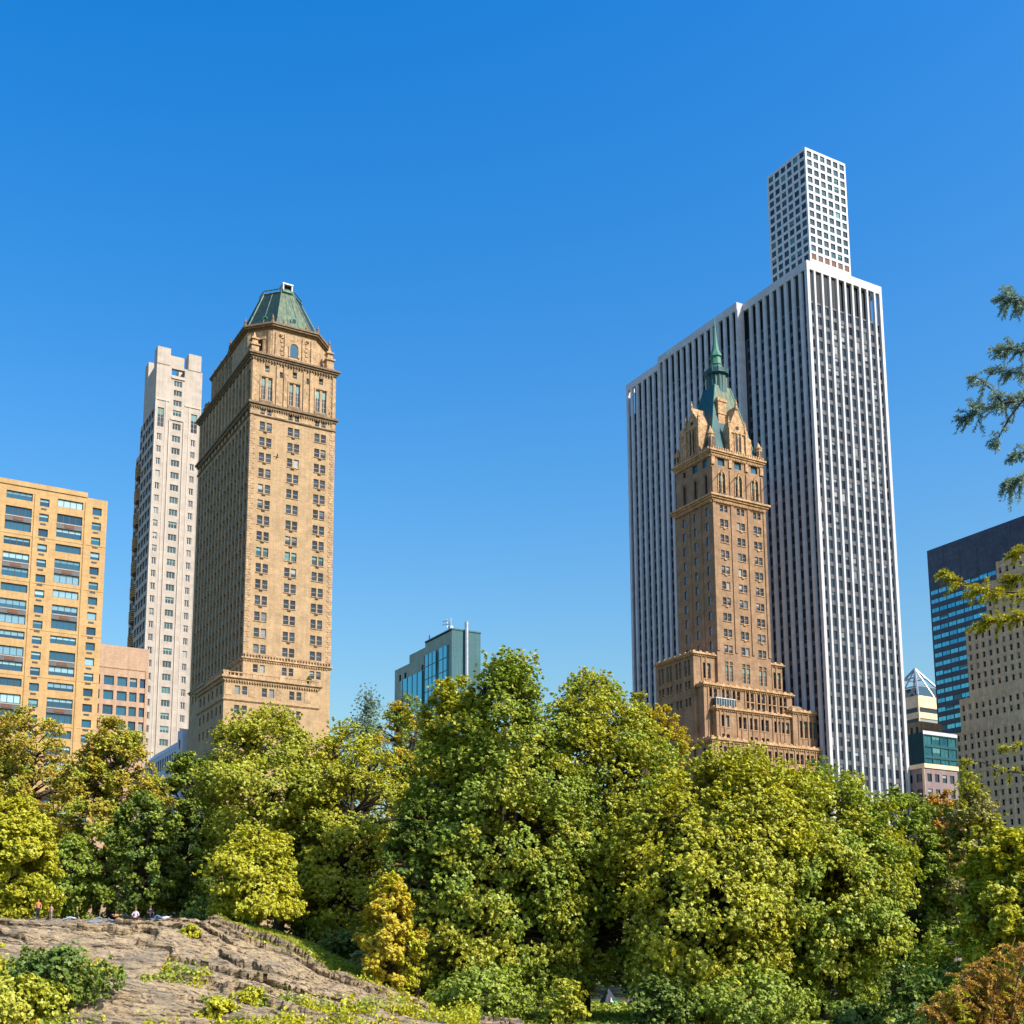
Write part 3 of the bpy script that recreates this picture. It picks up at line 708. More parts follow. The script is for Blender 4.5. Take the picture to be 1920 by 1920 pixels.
# ------------------------------------------------------------------ gothic hotel tower with spire
B = Building('spired_tower', 'slender brown brick hotel tower with steep teal copper roof and green spire', (70.155, 338.656), ymax=1390)
mb = MB(); W_, L_ = 20.0, 17.2
wr = []; cR = (2.75, 9.05, 15.35)
for k in range(9):
    z = 129.5 - 4.7 * k
    wr += [(c + d, z - .2, 1.35, 2.3, 'sash') for c in cR for d in (-.05, 1.6)]
wr += [(c + d, 133.9, 1.2, 2.0, 'sash') for c in cR for d in (0, 1.65)]
wr += [(c + d, 83.4, 1.15, 4.6, 'tall') for c in cR for d in (0, 1.65)] + [(c + d, 88.2, 1.2, .9, 'sash') for c in cR for d in (0, 1.65)]
B.wall(mb, 'R', 0, 0, W_, 60, 136.9, wr, .35)
wl = [(v, 132.6 - 4.45 * k, 1.15, 2.5, 'bluepair') for k in range(10) for v in (2.0, 7.5, 12.6)]
B.wall(mb, 'L', 0, 0, L_, 60, 136.9, wl, .35)
shell(mb, 0, W_, 0, L_, 60, 136.9)
for c in (0, 6.7, 13.0, 19.1): mb.box(c, c + .9, -.28, -.004, 92, 136.8)
for c in (5.0, 10.2): mb.box(-.22, -.004, c, c + .7, 92, 136.8)
for k in range(9):
    for c in cR:
        mb.box(c - .2, c + 3.1, -.2, -.004, 129.5 - 4.7 * k - .42, 129.5 - 4.7 * k - .22, 2)
        if rnd.random() < .5: mb.box(c + 1.0, c + 1.9, -.3, -.004, 129.5 - 4.7 * k - .8, 129.5 - 4.7 * k - .3, 2)
B.part(mb, 'wall', [M['brown'], M['roof'], M['brown_trim'], M['white_trim']])
mb = MB(); cornice(mb, 0, W_, 0, L_, 136.9, 1.75, 1.25, 0, .55, 3); B.part(mb, 'cornice', M['brown_trim'])
mb = MB()
x0, x1, y1 = .3, W_ - .2, 16.6
wr = [(c, 139.7, 2.5, 6.0, 'tall') for c in cR] + [(c, 148.2, 2.6, 2.3, 'blue') for c in cR]
B.wall(mb, 'R', .3, x0, x1, 138.65, 151, wr, .5)
B.wall(mb, 'L', x0, .3, y1, 138.65, 151, [(v, 139.6, 1.3, 5.6, 'slot') for v in (2.0, 6.9, 12.0)] + [(2.2, 147.8, 2.0, 2.4, 'blue'), (6.6, 147.8, 2.2, 2.4, 'blue'), (12, 148, 1.2, 1.8, 'slot')], .45)
shell(mb, x0, x1, .3, y1, 138.65, 151)
for c in (.35, 6.9, 13.15, 18.9): mb.box(c, c + .85, 0, .296, 138.7, 147.2); mb.box(c - .15, c + 1.0, -.1, .296, 148.0, 150.4, 2)
for c in cR: mb.box(c + 1.05, c + 1.45, .1, .296, 138.8, 147, 2); arch_panel(mb, 'R', .3, c, 139.7, 2.5, 6.6, .25, 2, .25)
for c in cR: mb.box(c - .1, c + 2.6, -.35, .296, 138.7, 139.5, 3)
for v in (2.0, 6.9, 12.0): arch_panel(mb, 'L', x0, v, 139.6, 1.3, 6.2, .2, 0, .25)
B.part(mb, 'wall', [M['brown'], M['roof'], M['brown_trim'], M['frame_d']])
for c in (1.2, 7.4, 13.6, 19.4):
    mb = MB(); mb.tube([(c, -.1, 143.6), (c, -3.4, 145.0)], [.11, .06], 5); mb.lathe(c, -3.4, [(.13, 144.9), (.13, 145.2)], 6); B.part(mb, 'flagpole', M['frame_d'])
mb = MB(); cornice(mb, x0, x1, .3, y1, 151, 1.6, 1.0, 0, .6, 3)
for i in range(22): mb.box(x0 + .2 + i * .9, x0 + .65 + i * .9, -.55, -.2, 152.6, 153.4)
for i in range(18): mb.box(-.6, -.25, .5 + i * .9, .95 + i * .9, 152.6, 153.4)
B.part(mb, 'cornice', M['brown_trim'])
# steep copper roof, upper front painted pale as sunlit, the rest dark as shaded
def rect(a, b, c, d, z): return [(a, c, z), (b, c, z), (b, d, z), (a, d, z)]
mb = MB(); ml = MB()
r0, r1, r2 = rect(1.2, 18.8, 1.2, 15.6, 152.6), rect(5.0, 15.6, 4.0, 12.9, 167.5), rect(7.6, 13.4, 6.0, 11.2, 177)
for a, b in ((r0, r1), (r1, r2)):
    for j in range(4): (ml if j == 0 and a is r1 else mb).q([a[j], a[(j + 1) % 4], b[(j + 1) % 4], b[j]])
B.part(mb, 'roof', M['copper_t']); B.part(ml, 'roof', M['copper_l'], label='upper slope painted pale for sunlight')
mb = MB()
for j in range(4): mb.tube([r0[j], r1[j], r2[j]], .22, 5)
B.part(mb, 'roof_rib', M['copper_s'])
mb = MB(); cx, cy = 10.6, 8.6
mb.lathe(cx, cy, [(3.3, 174), (3.0, 181)], 8, 0, .39); B.part(mb, 'lantern', M['copper_t'])
mb = MB()
for j in range(8):
    a = .39 + .39 + j * math.pi / 4; mb.box(cx + 2.85 * math.cos(a) - .22, cx + 2.85 * math.cos(a) + .22, cy + 2.85 * math.sin(a) - .22, cy + 2.85 * math.sin(a) + .22, 175.2, 180.5)
B.part(mb, 'lantern_mullion', M['copper_l'])
mb = MB(); mb.lathe(cx, cy, [(3.0, 180.9), (3.75, 181.4), (3.75, 182.0), (2.5, 182.2)], 12); mb.lathe(cx, cy, [(3.6, 182), (3.62, 182.9), (3.5, 182.9), (3.5, 182)], 12)
for j in range(12): mb.lathe(cx + 3.6 * math.cos(j * math.pi / 6), cy + 3.6 * math.sin(j * math.pi / 6), [(.14, 182), (.14, 183.5), (.02, 183.9)], 5)
B.part(mb, 'balcony', M['copper_t'])
mb = MB(); mb.lathe(cx, cy, [(2.0, 182), (1.85, 184.5), (2.05, 184.9), (1.75, 185.2), (1.6, 187.2), (2.0, 187.6), (1.9, 188.1), (1.2, 189.6), (.75, 192.2), (.42, 196), (.12, 200.4), (.02, 201.5)], 8, 0, .39)
B.part(mb, 'spire', M['copper_s'])
# gabled stone dormers
def gable(face, s0, s1, za, ze, zp, d0, d1):
    mb = MB(); P = (lambda a, d, z: (a, d, z)) if face == 'R' else (lambda a, d, z: (d, a, z)); m_ = (s0 + s1) / 2
    prof = [(s0, za), (s1, za), (s1, ze), (m_ + .55, zp - 1.6), (m_ + .4, zp - 1.5), (m_, zp), (m_ - .4, zp - 1.5), (m_ - .55, zp - 1.6), (s0, ze)]
    if face == 'L': prof = prof[::-1]
    mb.loft([[P(a, d0, z) for a, z in prof], [P(a, d1, z) for a, z in prof]][::1], 0)
    for o in (-1.0, .25): mb.loft([[P(m_ + o, d0 - .02, za + .9), P(m_ + o + .75, d0 - .02, za + .9), P(m_ + o + .75, d0 - .02, ze - 1.9), P(m_ + o + .37, d0 - .02, ze - 1.2), P(m_ + o, d0 - .02, ze - 1.9)],
                                   [P(m_ + o, d0 - .06, za + .9), P(m_ + o + .75, d0 - .06, za + .9), P(m_ + o + .75, d0 - .06, ze - 1.9), P(m_ + o + .37, d0 - .06, ze - 1.2), P(m_ + o, d0 - .06, ze - 1.9)]], 1)
    mb.loft([[P(m_ + .62 * math.cos(i * .6283), d - .0, ze + 1.0 + .62 * math.sin(i * .6283)) for i in range(10)] for d in (d0 - .02, d0 - .08)], 1)
    q = d0 - .3
    def bar(a0, a1, z0, z1, e=.28):
        p0, p1 = P(a0, d0 - e, z0), P(a1, d0 - .004, z1); mb.box(min(p0[0], p1[0]), max(p0[0], p1[0]), min(p0[1], p1[1]), max(p0[1], p1[1]), z0, z1, 0)
    bar(m_ - .18, m_ + .18, za, ze - .6); bar(s0, s0 + .8, za, ze + .6, .5); bar(s1 - .8, s1, za, ze + .6, .5); bar(s0, s1, ze - .9, ze - .5, .35); bar(m_ - 1.4, m_ - 1.1, za, ze - .9); bar(m_ + 1.1, m_ + 1.4, za, ze - .9)
    B.part(mb, 'dormer', [M['brown_trim'], M['black']])
    for a, zt in ((s0 + .4, ze + 4.2), (s1 - .4, ze + 4.0), (m_, zp + 2.2)):
        mb = MB(); c = P(a, d0 + .1, 0); z = ze + .4 if a != m_ else zp - 1.2
        mb.lathe(c[0], c[1], [(.5, z), (.5, z + (zt - z) * .4), (.68, z + (zt - z) * .45), (.36, z + (zt - z) * .52), (.05, zt)], 5); B.part(mb, 'pinnacle', M['brown_trim'])
gable('R', 7.1, 14.1, 152.6, 160.2, 168.3, .2, 4.5)
gable('L', 4.8, 11.6, 152.6, 162.6, 168.6, .2, 5.0)
for face, a0, a1, zt in (('R', 14.1, 16.2, 158.8), ('L', 11.6, 14.6, 163.4)):
    mb = MB()
    if face == 'R': mb.box(a0, a1, .6, 5, 152.6, zt); mb.loft([[(a0, .6, zt), (a1, .6, zt), (a1, 5, zt), (a0, 5, zt)], [(a0, 2.2, zt + 2), (a0 + .2, 2.2, zt + 2), (a0 + .2, 5, zt + 2), (a0, 5, zt + 2)]])
    else: mb.box(.5, 5, a0, a1, 152.6, zt - 2.2); mb.box(.3, 5, a0 - .1, a1 + .2, zt - 2.2, zt - 1.5); mb.box(.6, 5, a0, a1 - .3, zt - 1.5, zt + .4)
    B.part(mb, 'buttress', M['brown_trim'])
def turret(x, y, z, h, r):
    mb = MB(); mb.lathe(x, y, [(r, z), (r, z + h * .62)], 8, 0, .39); mb.lathe(x, y, [(r * 1.15, z + h * .62), (r * 1.15, z + h * .68), (r * .8, z + h * .7), (.05, z + h)], 8, 0, .39)
    for j in range(8):
        a = .39 + math.pi / 8 + j * math.pi / 4; mb.box(x + r * .97 * math.cos(a) - .14, x + r * .97 * math.cos(a) + .14, y + r * .97 * math.sin(a) - .14, y + r * .97 * math.sin(a) + .14, z + h * .1, z + h * .5, 1)
    B.part(mb, 'turret', [M['brown_trim'], M['black']])
turret(.9, .9, 152.6, 7.6, 1.15); turret(19.2, .9, 152.6, 6.2, 1.1); turret(.9, 16.0, 152.6, 6.2, 1.1)
mb = MB(); mb.box(6.2, 9.4, 3.2, 6.4, 158, 170.2); mb.box(6.0, 9.6, 3.0, 6.6, 170.2, 171.0); mb.box(6.0, 9.6, 3.0, 6.6, 166.2, 166.7); mb.box(6.4, 9.2, 3.4, 6.2, 171, 171.6)
B.part(mb, 'chimney', M['brown_trim'])
# stepped base
def block(x0, x1, y0, y1, z0, z1, winsR, winsL, ch=1.0, out=.7):
    mb = MB(); B.wall(mb, 'R', y0, x0, x1, z0, z1 - ch, winsR, .65); B.wall(mb, 'L', x0, y0, y1, z0, z1 - ch, winsL, .5); shell(mb, x0, x1, y0, y1, z0, z1 - ch)
    for w in winsR: mb.box(w[0] - .15, w[0] + w[2] + .15, y0 - .15, y0 - .004, w[1] - .25, w[1] - .05, 2)
    for w in winsL: mb.box(x0 - .15, x0 - .004, w[0] - .15, w[0] + w[2] + .15, w[1] - .25, w[1] - .05, 2)
    xs = sorted({w[0] for w in winsR})
    for a in xs: mb.box(a - .75, a - .35, y0 - .22, y0 - .004, z0 if z0 > 40 else z1 - 9, z1 - ch - .05, 0)
    B.part(mb, 'wall', [M['brown'], M['roof'], M['brown_trim']])
    mb = MB(); cornice(mb, x0, x1, y0, y1, z1 - ch, ch * .6, out, 0, .7)
    n = int((x1 - x0) / 2.2)
    for i in range(n + 1): mb.box(x0 - .4 + i * (x1 - x0 - .6) / n, x0 + .5 + i * (x1 - x0 - .6) / n, y0 - .5, y0 - .15, z1 - ch * .4, z1 + .25)
    for i in range(7): mb.box(x0 - .5, x0 - .15, y0 + .5 + i * 2.4, y0 + 1.4 + i * 2.4, z1 - ch * .4, z1 + .25)
    mb.box(x0 - .4, x1 + .4, y0 - .42, y0 - .22, z1 - ch * .38, z1 - .05); mb.box(x0 - .42, x0 - .22, y0, y1, z1 - ch * .38, z1 - .05)
    B.part(mb, 'parapet', M['brown_trim'])
S2 = lambda c, z, h=2.2, st='sash': [(c, z, 1.2, h + .3, st), (c + 1.55, z, 1.2, h + .3, st)]
block(-8, 25, .9, 18, 60, 91, S2(-4.6, 83.6, 4.2, 'tall') + S2(21.6, 83.4, 4.6, 'tall'),
      [(v + d, z, 1.0, h, 'bluepair' if h < 3 else 'tall') for v in (2.4, 6.4, 10.6, 14.4) for d in (0, 1.5) for z, h in ((84.2, 4.6), (80.4, 2.4), (75.5, 2.4))])
block(-7, 25.6, -2.0, 17, 55, 81.6, [w for c in (-5, -.5, 3.4, 8.4, 12.5, 16.6, 20.8) for w in S2(c, 77.6)] + [w for c in (8.4, 12.5, 16.6, 20.8) for w in S2(c, 74.7)], [(v, z, 1.3, 2.6, 'bluepair') for v in (1.5, 8, 13) for z in (76.5, 72, 67.5)])
block(-4.6, 22.6, -4.2, 17, 50, 74.6, [w for c in (-2.8, 3.4, 7.4, 11.6, 16.4, 19.3) for w in S2(c, 69.0, 3.0)] + [w for c in (-2.8, 7.4, 11.6) for w in S2(c, 64.5)], [(v, z, 1.2, 2.4, 'bluepair') for v in (-2.4,) for z in (69.5, 65)])
block(22.7, 32, -5.0, 9, 50, 76.2, S2(25.4, 68.2, 4.6, 'tall') + S2(29, 68.2, 4.6, 'tall'), S2(-3.6, 68.2, 4.2, 'tall') + [(.5, 68.2, 1, 4.2, 'tall')])
block(-8.6, 33.4, -6.6, 17, 0, 65.3, [w for c in range(-6, 31, 4) for w in S2(c, 60.0, 2.6)] + [w for c in range(-6, 31, 4) for w in S2(c, 55.5, 2.6)], [(v, z, 1.2, 2.6, 'bluepair') for v in (-4, 0, 4, 8, 12) for z in (60, 55.5)], 1.2)
mb = MB(); mb.loft([[(23.2 + a, -4 + b, z) for a, b in ((0, 0), (8, 0), (8, 12), (0, 12))] if z < 77 else [(25 + a, -2.5 + b, z) for a, b in ((0, 0), (4, 0), (4, 7), (0, 7))] for z in (76.3, 78)]); B.part(mb, 'roof', M['tan_dark'])
mb = MB(); mb.box(-4.2, 2.4, -3.9, -2.3, 74.7, 77.0, 0); mb.box(-4.4, 2.6, -4.0, -2.2, 77.0, 77.2, 1)
for i in range(8): mb.box(-4.25 + i * .9, -4.15 + i * .9, -3.98, -3.9, 74.7, 77.0, 1)
B.part(mb, 'glazed_terrace', [M['glass_g'], M['pale']])
B.done()

# ------------------------------------------------------------------ right-hand group
k_ = 1.95; q_ = lambda z: (z - 3) * k_ + 3
c0 = ((95.286 - V[0] * 44) * k_, (245.536 - V[1] * 44) * k_)
B = Building('dark_tower', 'dark granite office tower with thin teal ribbon windows at right edge', c0, ymax=1430)
Lt = 44 * k_; mb = MB(); wl = []
for r in range(24):
    z = q_(79.1 - 1.9 * r)
    if z < 20: break
    for j in range(22): wl.append((Lt - .25 - 3.9 * (j + 1) + .05, z, 3.82, 1.75, 'ribbon'))
STY['ribbon'] = ('frame_d', 'glass_tm', 'blind_t', .12, 1, 0, .06)
wl = [w for w in wl if w[0] > .2]
B.wall(mb, 'L', 0, 0, Lt, 0, q_(88.8), wl, .25); B.wall(mb, 'R', 0, 0, 40, 0, q_(88.8)); shell(mb, 0, 40, 0, Lt, 0, q_(88.8))
for i in range(12): mb.box(-.06, -.004, Lt - i * 7.8 - .1, Lt - i * 7.8 + .0 if i else Lt, q_(80.6), q_(88.8))
for i in range(5): mb.box(-.05, -.004, .1, Lt - .1, q_(81.6 + 1.5 * i), q_(81.6 + 1.5 * i) + .14)
B.part(mb, 'wall', [M['granite'], M['roof']]); B.done()

k_ = 1.75
c0 = ((98.889 - V[0] * 30) * k_, (242.997 - V[1] * 30) * k_); vv = lambda v: (v + 30) * k_
B = Building('stepped_building', 'stepped grey limestone building with tall narrow windows at right edge', c0, ymax=1470)
mb = MB()
tiers = ((-60, 1.5, 0, 51.5, 0), (-60, 0, 51.5, 58.2, .35), (-60, -2.4, 58.2, 72.5, .7), (-60, -7.6, 72.5, 80.6, 1.0), (-60, -10.3, 80.6, 84.2, 1.3))
for a, b, za, zb, off in tiers:
    s0, s1, z0, z1 = max(vv(a), .2), vv(b), (q_(za) - 3) if za else 0, q_(zb) - 3
    w = []; n = int((s1 - s0 - .6) / 2.75)
    for j in range(n):
        s = s1 - 1.9 - 2.75 * j
        if s < s0 + .2: break
        r = 0
        while True:
            z = q_(83.2 - 2.0 * r) - 5.6; r += 1
            if z < max(z0 + .4, 30): break
            if z + 2.1 < z1 - .8: w.append((s, z, 1.15, 2.1, 'slit'))
    STY['slit'] = ('frame_t', 'glass', 'blind', .42, 0, 1, .08)
    B.wall(mb, 'L', off, s0, s1, z0, z1, w, .45); B.wall(mb, 'R', s0 if False else off + .2, off, 26, z0, z1); shell(mb, off, 26 - off, s0, s1, z0, z1)
    for j in range(n + 1): mb.box(off - .22, off - .004, s1 - .55 - 2.75 * j if j else s1 - .7, s1 - .05 - 2.75 * j, z0 + .1 if za else 25, z1 + (.35 if j % 2 else .1), 2)
    mb.box(off - .15, off - .004, s0, s1 - .75, z1 - .5, z1, 2)
B.part(mb, 'wall', [M['limestone'], M['roof'], M['limestone']]); B.done()

# glass-pyramid office and its neighbours, far down the street
c0 = at_h(1721, 1303, 130)
B = Building('pyramid_office', 'distant banded office building topped by open pyramid frame', c0, ymax=1440)
mb = MB(); H_ = 130.0
B.wall(mb, 'R', 0, 0, 22, 0, H_, [(.6, H_ - 8 - 5.2 * r, 20.8, 2.3, 'strip') for r in range(8)], .4); B.wall(mb, 'L', 0, 0, 22, 0, H_, [(.6, H_ - 8 - 5.2 * r, 20.8, 2.3, 'strip') for r in range(8)], .4); shell(mb, 0, 22, 0, 22, 0, H_)
B.part(mb, 'wall', [M['limestone'], M['roof']])
mb = MB(); ap = Vector((7, 7, H_ + 15)); cs = [Vector(p) for p in ((0, 0, H_), (22, 0, H_), (22, 22, H_), (0, 22, H_))]
for c in cs: mb.tube([c, ap], .55, 5)
for f in (.35, .68):
    for i in range(4): mb.tube([cs[i].lerp(ap, f), cs[(i + 1) % 4].lerp(ap, f)], .4, 5)
mb.tube([(11, 0, H_), ap], .35, 5); mb.tube([(0, 11, H_), ap], .35, 5)
mb.q([cs[0], cs[1], cs[1].lerp(ap, .4), cs[0].lerp(ap, .4)], 1); mb.q([cs[0], cs[3], cs[3].lerp(ap, .3), cs[0].lerp(ap, .3)], 1)
B.part(mb, 'pyramid_crown', [M['metal'], M['glass_g']]); B.done()
c0 = at_h(1724.5, 1352, 95)
B = Building('ribbed_building', 'narrow cream ribbed building between marble tower and teal glass block', c0, ymax=1450)
mb = MB(); B.wall(mb, 'L', 0, 0, 22, 0, 95, [(.8 + 2.6 * i, z, 1.3, 9.5, 'slot') for i in range(8) for z in (83.5, 70, 57, 44)], .4); B.wall(mb, 'R', 0, 0, 12, 0, 95); shell(mb, 0, 12, 0, 22, 0, 95); B.part(mb, 'wall', [M['tan_trim'], M['roof']]); B.done()
c0 = at_h(1725, 1376, 80)
B = Building('teal_glass_block', 'small teal glass block low between cream ribbed building and dark tower', (c0[0] * .99 + 1.0, c0[1] * .99), ymax=1460)
mb = MB(); B.wall(mb, 'R', 0, 0, 16, 0, 80, [(.4 + 3.9 * i, 76 - 3.8 * r, 3.6, 2.9, 'ribbon') for i in range(4) for r in range(9)], .3); B.wall(mb, 'L', 0, 0, 12, 0, 80); shell(mb, 0, 16, 0, 12, 0, 80); mb.box(-.2, 16.2, -.2, -.004, 79.2, 80.4, 2); B.part(mb, 'wall', [M['slate'], M['roof'], M['pale']]); B.done()
c0 = at_h(1733, 1433, 62)
B = Building('plum_brick_building', 'low plum brick building just above trees at foot of dark tower', c0, ymax=1490)
mb = MB(); B.wall(mb, 'R', 0, 0, 14, 0, 62, [(1 + 3.2 * i, z, 1.9, 2.4, 'strip') for i in range(4) for z in (57, 52.5, 48)], .3); B.wall(mb, 'L', 0, 0, 22, 0, 62, [(1.2 + 3.4 * i, z, 1.9, 2.4, 'strip') for i in range(6) for z in (57, 52.5, 48)], .3); shell(mb, 0, 14, 0, 22, 0, 62)
mb.box(-.3, 14.3, -.3, -.004, 61, 62.3, 2); mb.box(-.3, -.004, 0, 22, 61, 62.3, 2); mb.box(-.12, -.004, -.004, .8, 40, 61, 2); B.part(mb, 'wall', [M['plum'], M['roof'], M['limestone']]); B.done()
# ------------------------------------------------------------------ terrain
G0 = -2.0
_sx = [-200, -90, -60, -44.5, -32, -24.3, -20.8, -16.4, -12.9, -8.5, -5.3, -1.4, 3, 8, 400]
_sz = [2.0, 5.4, 6.3, 6.45, 6.55, 6.4, 4.9, 3.5, 1.8, .3, -.6, -1.75, -2, -2, -2]
def crest(X): return np.interp(X, _sx, _sz) - G0
def smooth(t): t = np.clip(t, 0, 1); return t * t * (3 - 2 * t)
def vnoise(x, y, seed=0):
    xi, yi = np.floor(x), np.floor(y); xf, yf = x - xi, y - yi
    def h(a, b):
        n = np.sin(a * 127.1 + b * 311.7 + seed * 74.7) * 43758.5453; return n - np.floor(n)
    u, v = xf * xf * (3 - 2 * xf), yf * yf * (3 - 2 * yf)
    return (h(xi, yi) * (1 - u) + h(xi + 1, yi) * u) * (1 - v) + (h(xi, yi + 1) * (1 - u) + h(xi + 1, yi + 1) * u) * v
def fbm(x, y, o=4, seed=0): return sum(vnoise(x * 2 ** k, y * 2 ** k, seed + k) / 2 ** (k + 1) for k in range(o))
def ground_z(X, Y):
    X, Y = np.asarray(X, float), np.asarray(Y, float)
    t = smooth((Y - 83) / 27) * (1 - .35 * smooth((Y - 135) / 60)) * (1 - smooth((Y - 185) / 26))
    return G0 + crest(X) * t + 1.7 * smooth((Y - 111) / 15) * (1 - smooth((Y - 150) / 40)) * smooth((X + 27) / 6) * smooth((4 - X) / 8) + 1.9 * smooth((Y - 190) / 22) + (fbm(X * .12, Y * .12, 3, 5) - .45) * .5 * smooth((Y - 60) / 30) * (1 - smooth((Y - 260) / 60))
def gz(x, y): return float(ground_z(np.array([x]), np.array([y]))[0])

def np_mesh(name, verts, faces, mats, mi=None):
    """verts (n,3), faces (m,k) arrays -> mesh"""
    me = bpy.data.meshes.new(name); n, (m, k) = len(verts), faces.shape
    me.vertices.add(n); me.vertices.foreach_set('co', np.ascontiguousarray(verts, np.float32).ravel())
    me.loops.add(m * k); me.loops.foreach_set('vertex_index', np.ascontiguousarray(faces, np.int32).ravel())
    me.polygons.add(m); me.polygons.foreach_set('loop_start', np.arange(0, m * k, k, dtype=np.int32))
    me.polygons.foreach_set('loop_total', np.full(m, k, np.int32))
    for x in (mats if isinstance(mats, (list, tuple)) else [mats]): me.materials.append(x)
    if mi is not None: me.polygons.foreach_set('material_index', np.asarray(mi, np.int32))
    me.update(); me.validate(); return me
def grid_faces(nx, ny):
    i = np.arange(nx * ny).reshape(ny, nx)
    return np.stack([i[:-1, :-1], i[:-1, 1:], i[1:, 1:], i[1:, :-1]], -1).reshape(-1, 4)
def link(name, me, parent=None):
    o = bpy.data.objects.new(name, me); COL.objects.link(o)
    if parent: o.parent = parent
    return o

def ground_mat():
    m, nt, b = new_mat('park_ground'); L = nt.links
    tc = N(nt, 'ShaderNodeTexCoord'); n = N(nt, 'ShaderNodeTexNoise'); n.inputs['Scale'].default_value = .35; n.inputs['Detail'].default_value = 8; L.new(tc.outputs['Object'], n.inputs['Vector'])
    r = N(nt, 'ShaderNodeValToRGB'); L.new(n.outputs[0], r.inputs[0])
    e = r.color_ramp.elements; e[0].position = .38; e[0].color = (.035, .05, .012, 1); e[1].position = .66; e[1].color = (.10, .12, .025, 1)
    x = r.color_ramp.elements.new(.52); x.color = (.07, .075, .025, 1)
    L.new(r.outputs[0], b.inputs['Base Color']); b.inputs['Roughness'].default_value = .95
    return m
xs = np.concatenate([np.linspace(-4000, -150, 12), np.linspace(-140, 170, 250), np.linspace(180, 4000, 12)])
ys = np.concatenate([np.linspace(-400, 40, 6), np.linspace(50, 270, 190), np.linspace(300, 6000, 14)])
gx, gy = np.meshgrid(xs, ys)
g = link('ground', np_mesh('ground', np.stack([gx, gy, ground_z(gx, gy)], -1).reshape(-1, 3), grid_faces(len(xs), len(ys)), ground_mat()))
tag(g, kind='structure'); g.data.polygons.foreach_set('use_smooth', [True] * len(g.data.polygons))

def street_mat():  # street sheet added and kept pale to bounce sunlight onto the shaded fronts
    m, nt, b = new_mat('bounce_paving'); L = nt.links
    tc = N(nt, 'ShaderNodeTexCoord'); n = N(nt, 'ShaderNodeTexNoise'); n.inputs['Scale'].default_value = .08; n.inputs['Detail'].default_value = 7; L.new(tc.outputs['Object'], n.inputs['Vector'])
    r = N(nt, 'ShaderNodeValToRGB'); L.new(n.outputs[0], r.inputs[0]); e = r.color_ramp.elements
    e[0].position = .35; e[0].color = (.46, .40, .33, 1); e[1].position = .65; e[1].color = (.60, .52, .43, 1)
    L.new(r.outputs[0], b.inputs['Base Color']); b.inputs['Roughness'].default_value = .9
    return m
sx_, sy_ = np.linspace(-2500, 2500, 11), np.linspace(212, 3500, 9); hx, hy = np.meshgrid(sx_, sy_)
tag(link('street', np_mesh('street', np.stack([hx, hy, np.full_like(hx, 0.0) + np.where(hy < 213, -.6, .05)], -1).reshape(-1, 3), grid_faces(11, 9), street_mat())), kind='structure')
def rock_mat():
    m, nt, b = new_mat('schist'); L = nt.links
    tc = N(nt, 'ShaderNodeTexCoord')
    mp = N(nt, 'ShaderNodeMapping'); mp.vector_type = 'TEXTURE'; mp.inputs['Rotation'].default_value = (0, .05, -.36); mp.inputs['Scale'].default_value = (3.2, .34, .26); L.new(tc.outputs['Object'], mp.inputs[0])
    n = N(nt, 'ShaderNodeTexNoise'); n.inputs['Scale'].default_value = 1.1; n.inputs['Detail'].default_value = 9; n.inputs['Roughness'].default_value = .68; L.new(mp.outputs[0], n.inputs['Vector'])
    n2 = N(nt, 'ShaderNodeTexNoise'); n2.inputs['Scale'].default_value = .22; n2.inputs['Detail'].default_value = 4; L.new(tc.outputs['Object'], n2.inputs['Vector'])
    r = N(nt, 'ShaderNodeValToRGB'); L.new(n.outputs[0], r.inputs[0]); e = r.color_ramp.elements
    e[0].position = .41; e[0].color = (.06, .042, .026, 1); e[1].position = .60; e[1].color = (.64, .465, .26, 1)
    x = e.new(.48); x.color = (.42, .295, .165, 1)
    mx = N(nt, 'ShaderNodeMix', data_type='RGBA'); rr = N(nt, 'ShaderNodeMapRange'); rr.inputs[1].default_value = .5; rr.inputs[2].default_value = .68; rr.inputs[4].default_value = .8; L.new(n2.outputs[0], rr.inputs[0])
    L.new(rr.outputs[0], mx.inputs[0]); L.new(r.outputs[0], mx.inputs[6]); mx.inputs[7].default_value = (.29, .235, .165, 1)
    L.new(mx.outputs[2], b.inputs['Base Color']); b.inputs['Roughness'].default_value = .8
    bp = N(nt, 'ShaderNodeBump'); bp.inputs['Strength'].default_value = 1.0; bp.inputs['Distance'].default_value = .5; L.new(n.outputs[0], bp.inputs['Height']); L.new(bp.outputs[0], b.inputs['Normal'])
    return m
# bedrock: layered schist ledges dipping to the right
rx, ry = np.linspace(-72, 4, 480), np.linspace(82, 124, 480)
gx, gy = np.meshgrid(rx, ry)
base = ground_z(gx, gy)
wob = (fbm(gx * .10, gy * .16, 4, 3) - .5)
wob2 = fbm(gx * .35, gy * .6, 3, 44) - .5
lay = (gy * .52 + gx * .20 + wob * 6.0 + wob2 * 1.3) / 1.9
fr = lay - np.floor(lay); bed = np.floor(lay)
amp = (1 + .9 * smooth((gx + 26) / 12)) * np.clip(3.2 * (fbm(gx * .085 + bed * 7.3, gy * .12 + bed * 3.1, 3, 17) - .36), .06, 1.25)
lay2 = (gy * .9 + gx * .36 + wob * 8 + wob2 * 1.6 + 3.3) / .95; fr2 = lay2 - np.floor(lay2); bed2 = np.floor(lay2)
amp2 = np.clip(2.4 * (fbm(gx * .16 + bed2 * 5.1, gy * .2 + bed2 * 2.7, 3, 31) - .40), 0, 1)
lay3 = (gy * .8 + gx * .30 + wob * 8 + wob2 * 3) / .34; fr3 = lay3 - np.floor(lay3)
saw = lambda f, k: np.where(f < k, .5 - f / k, -.5 + (f - k) / (1 - k))
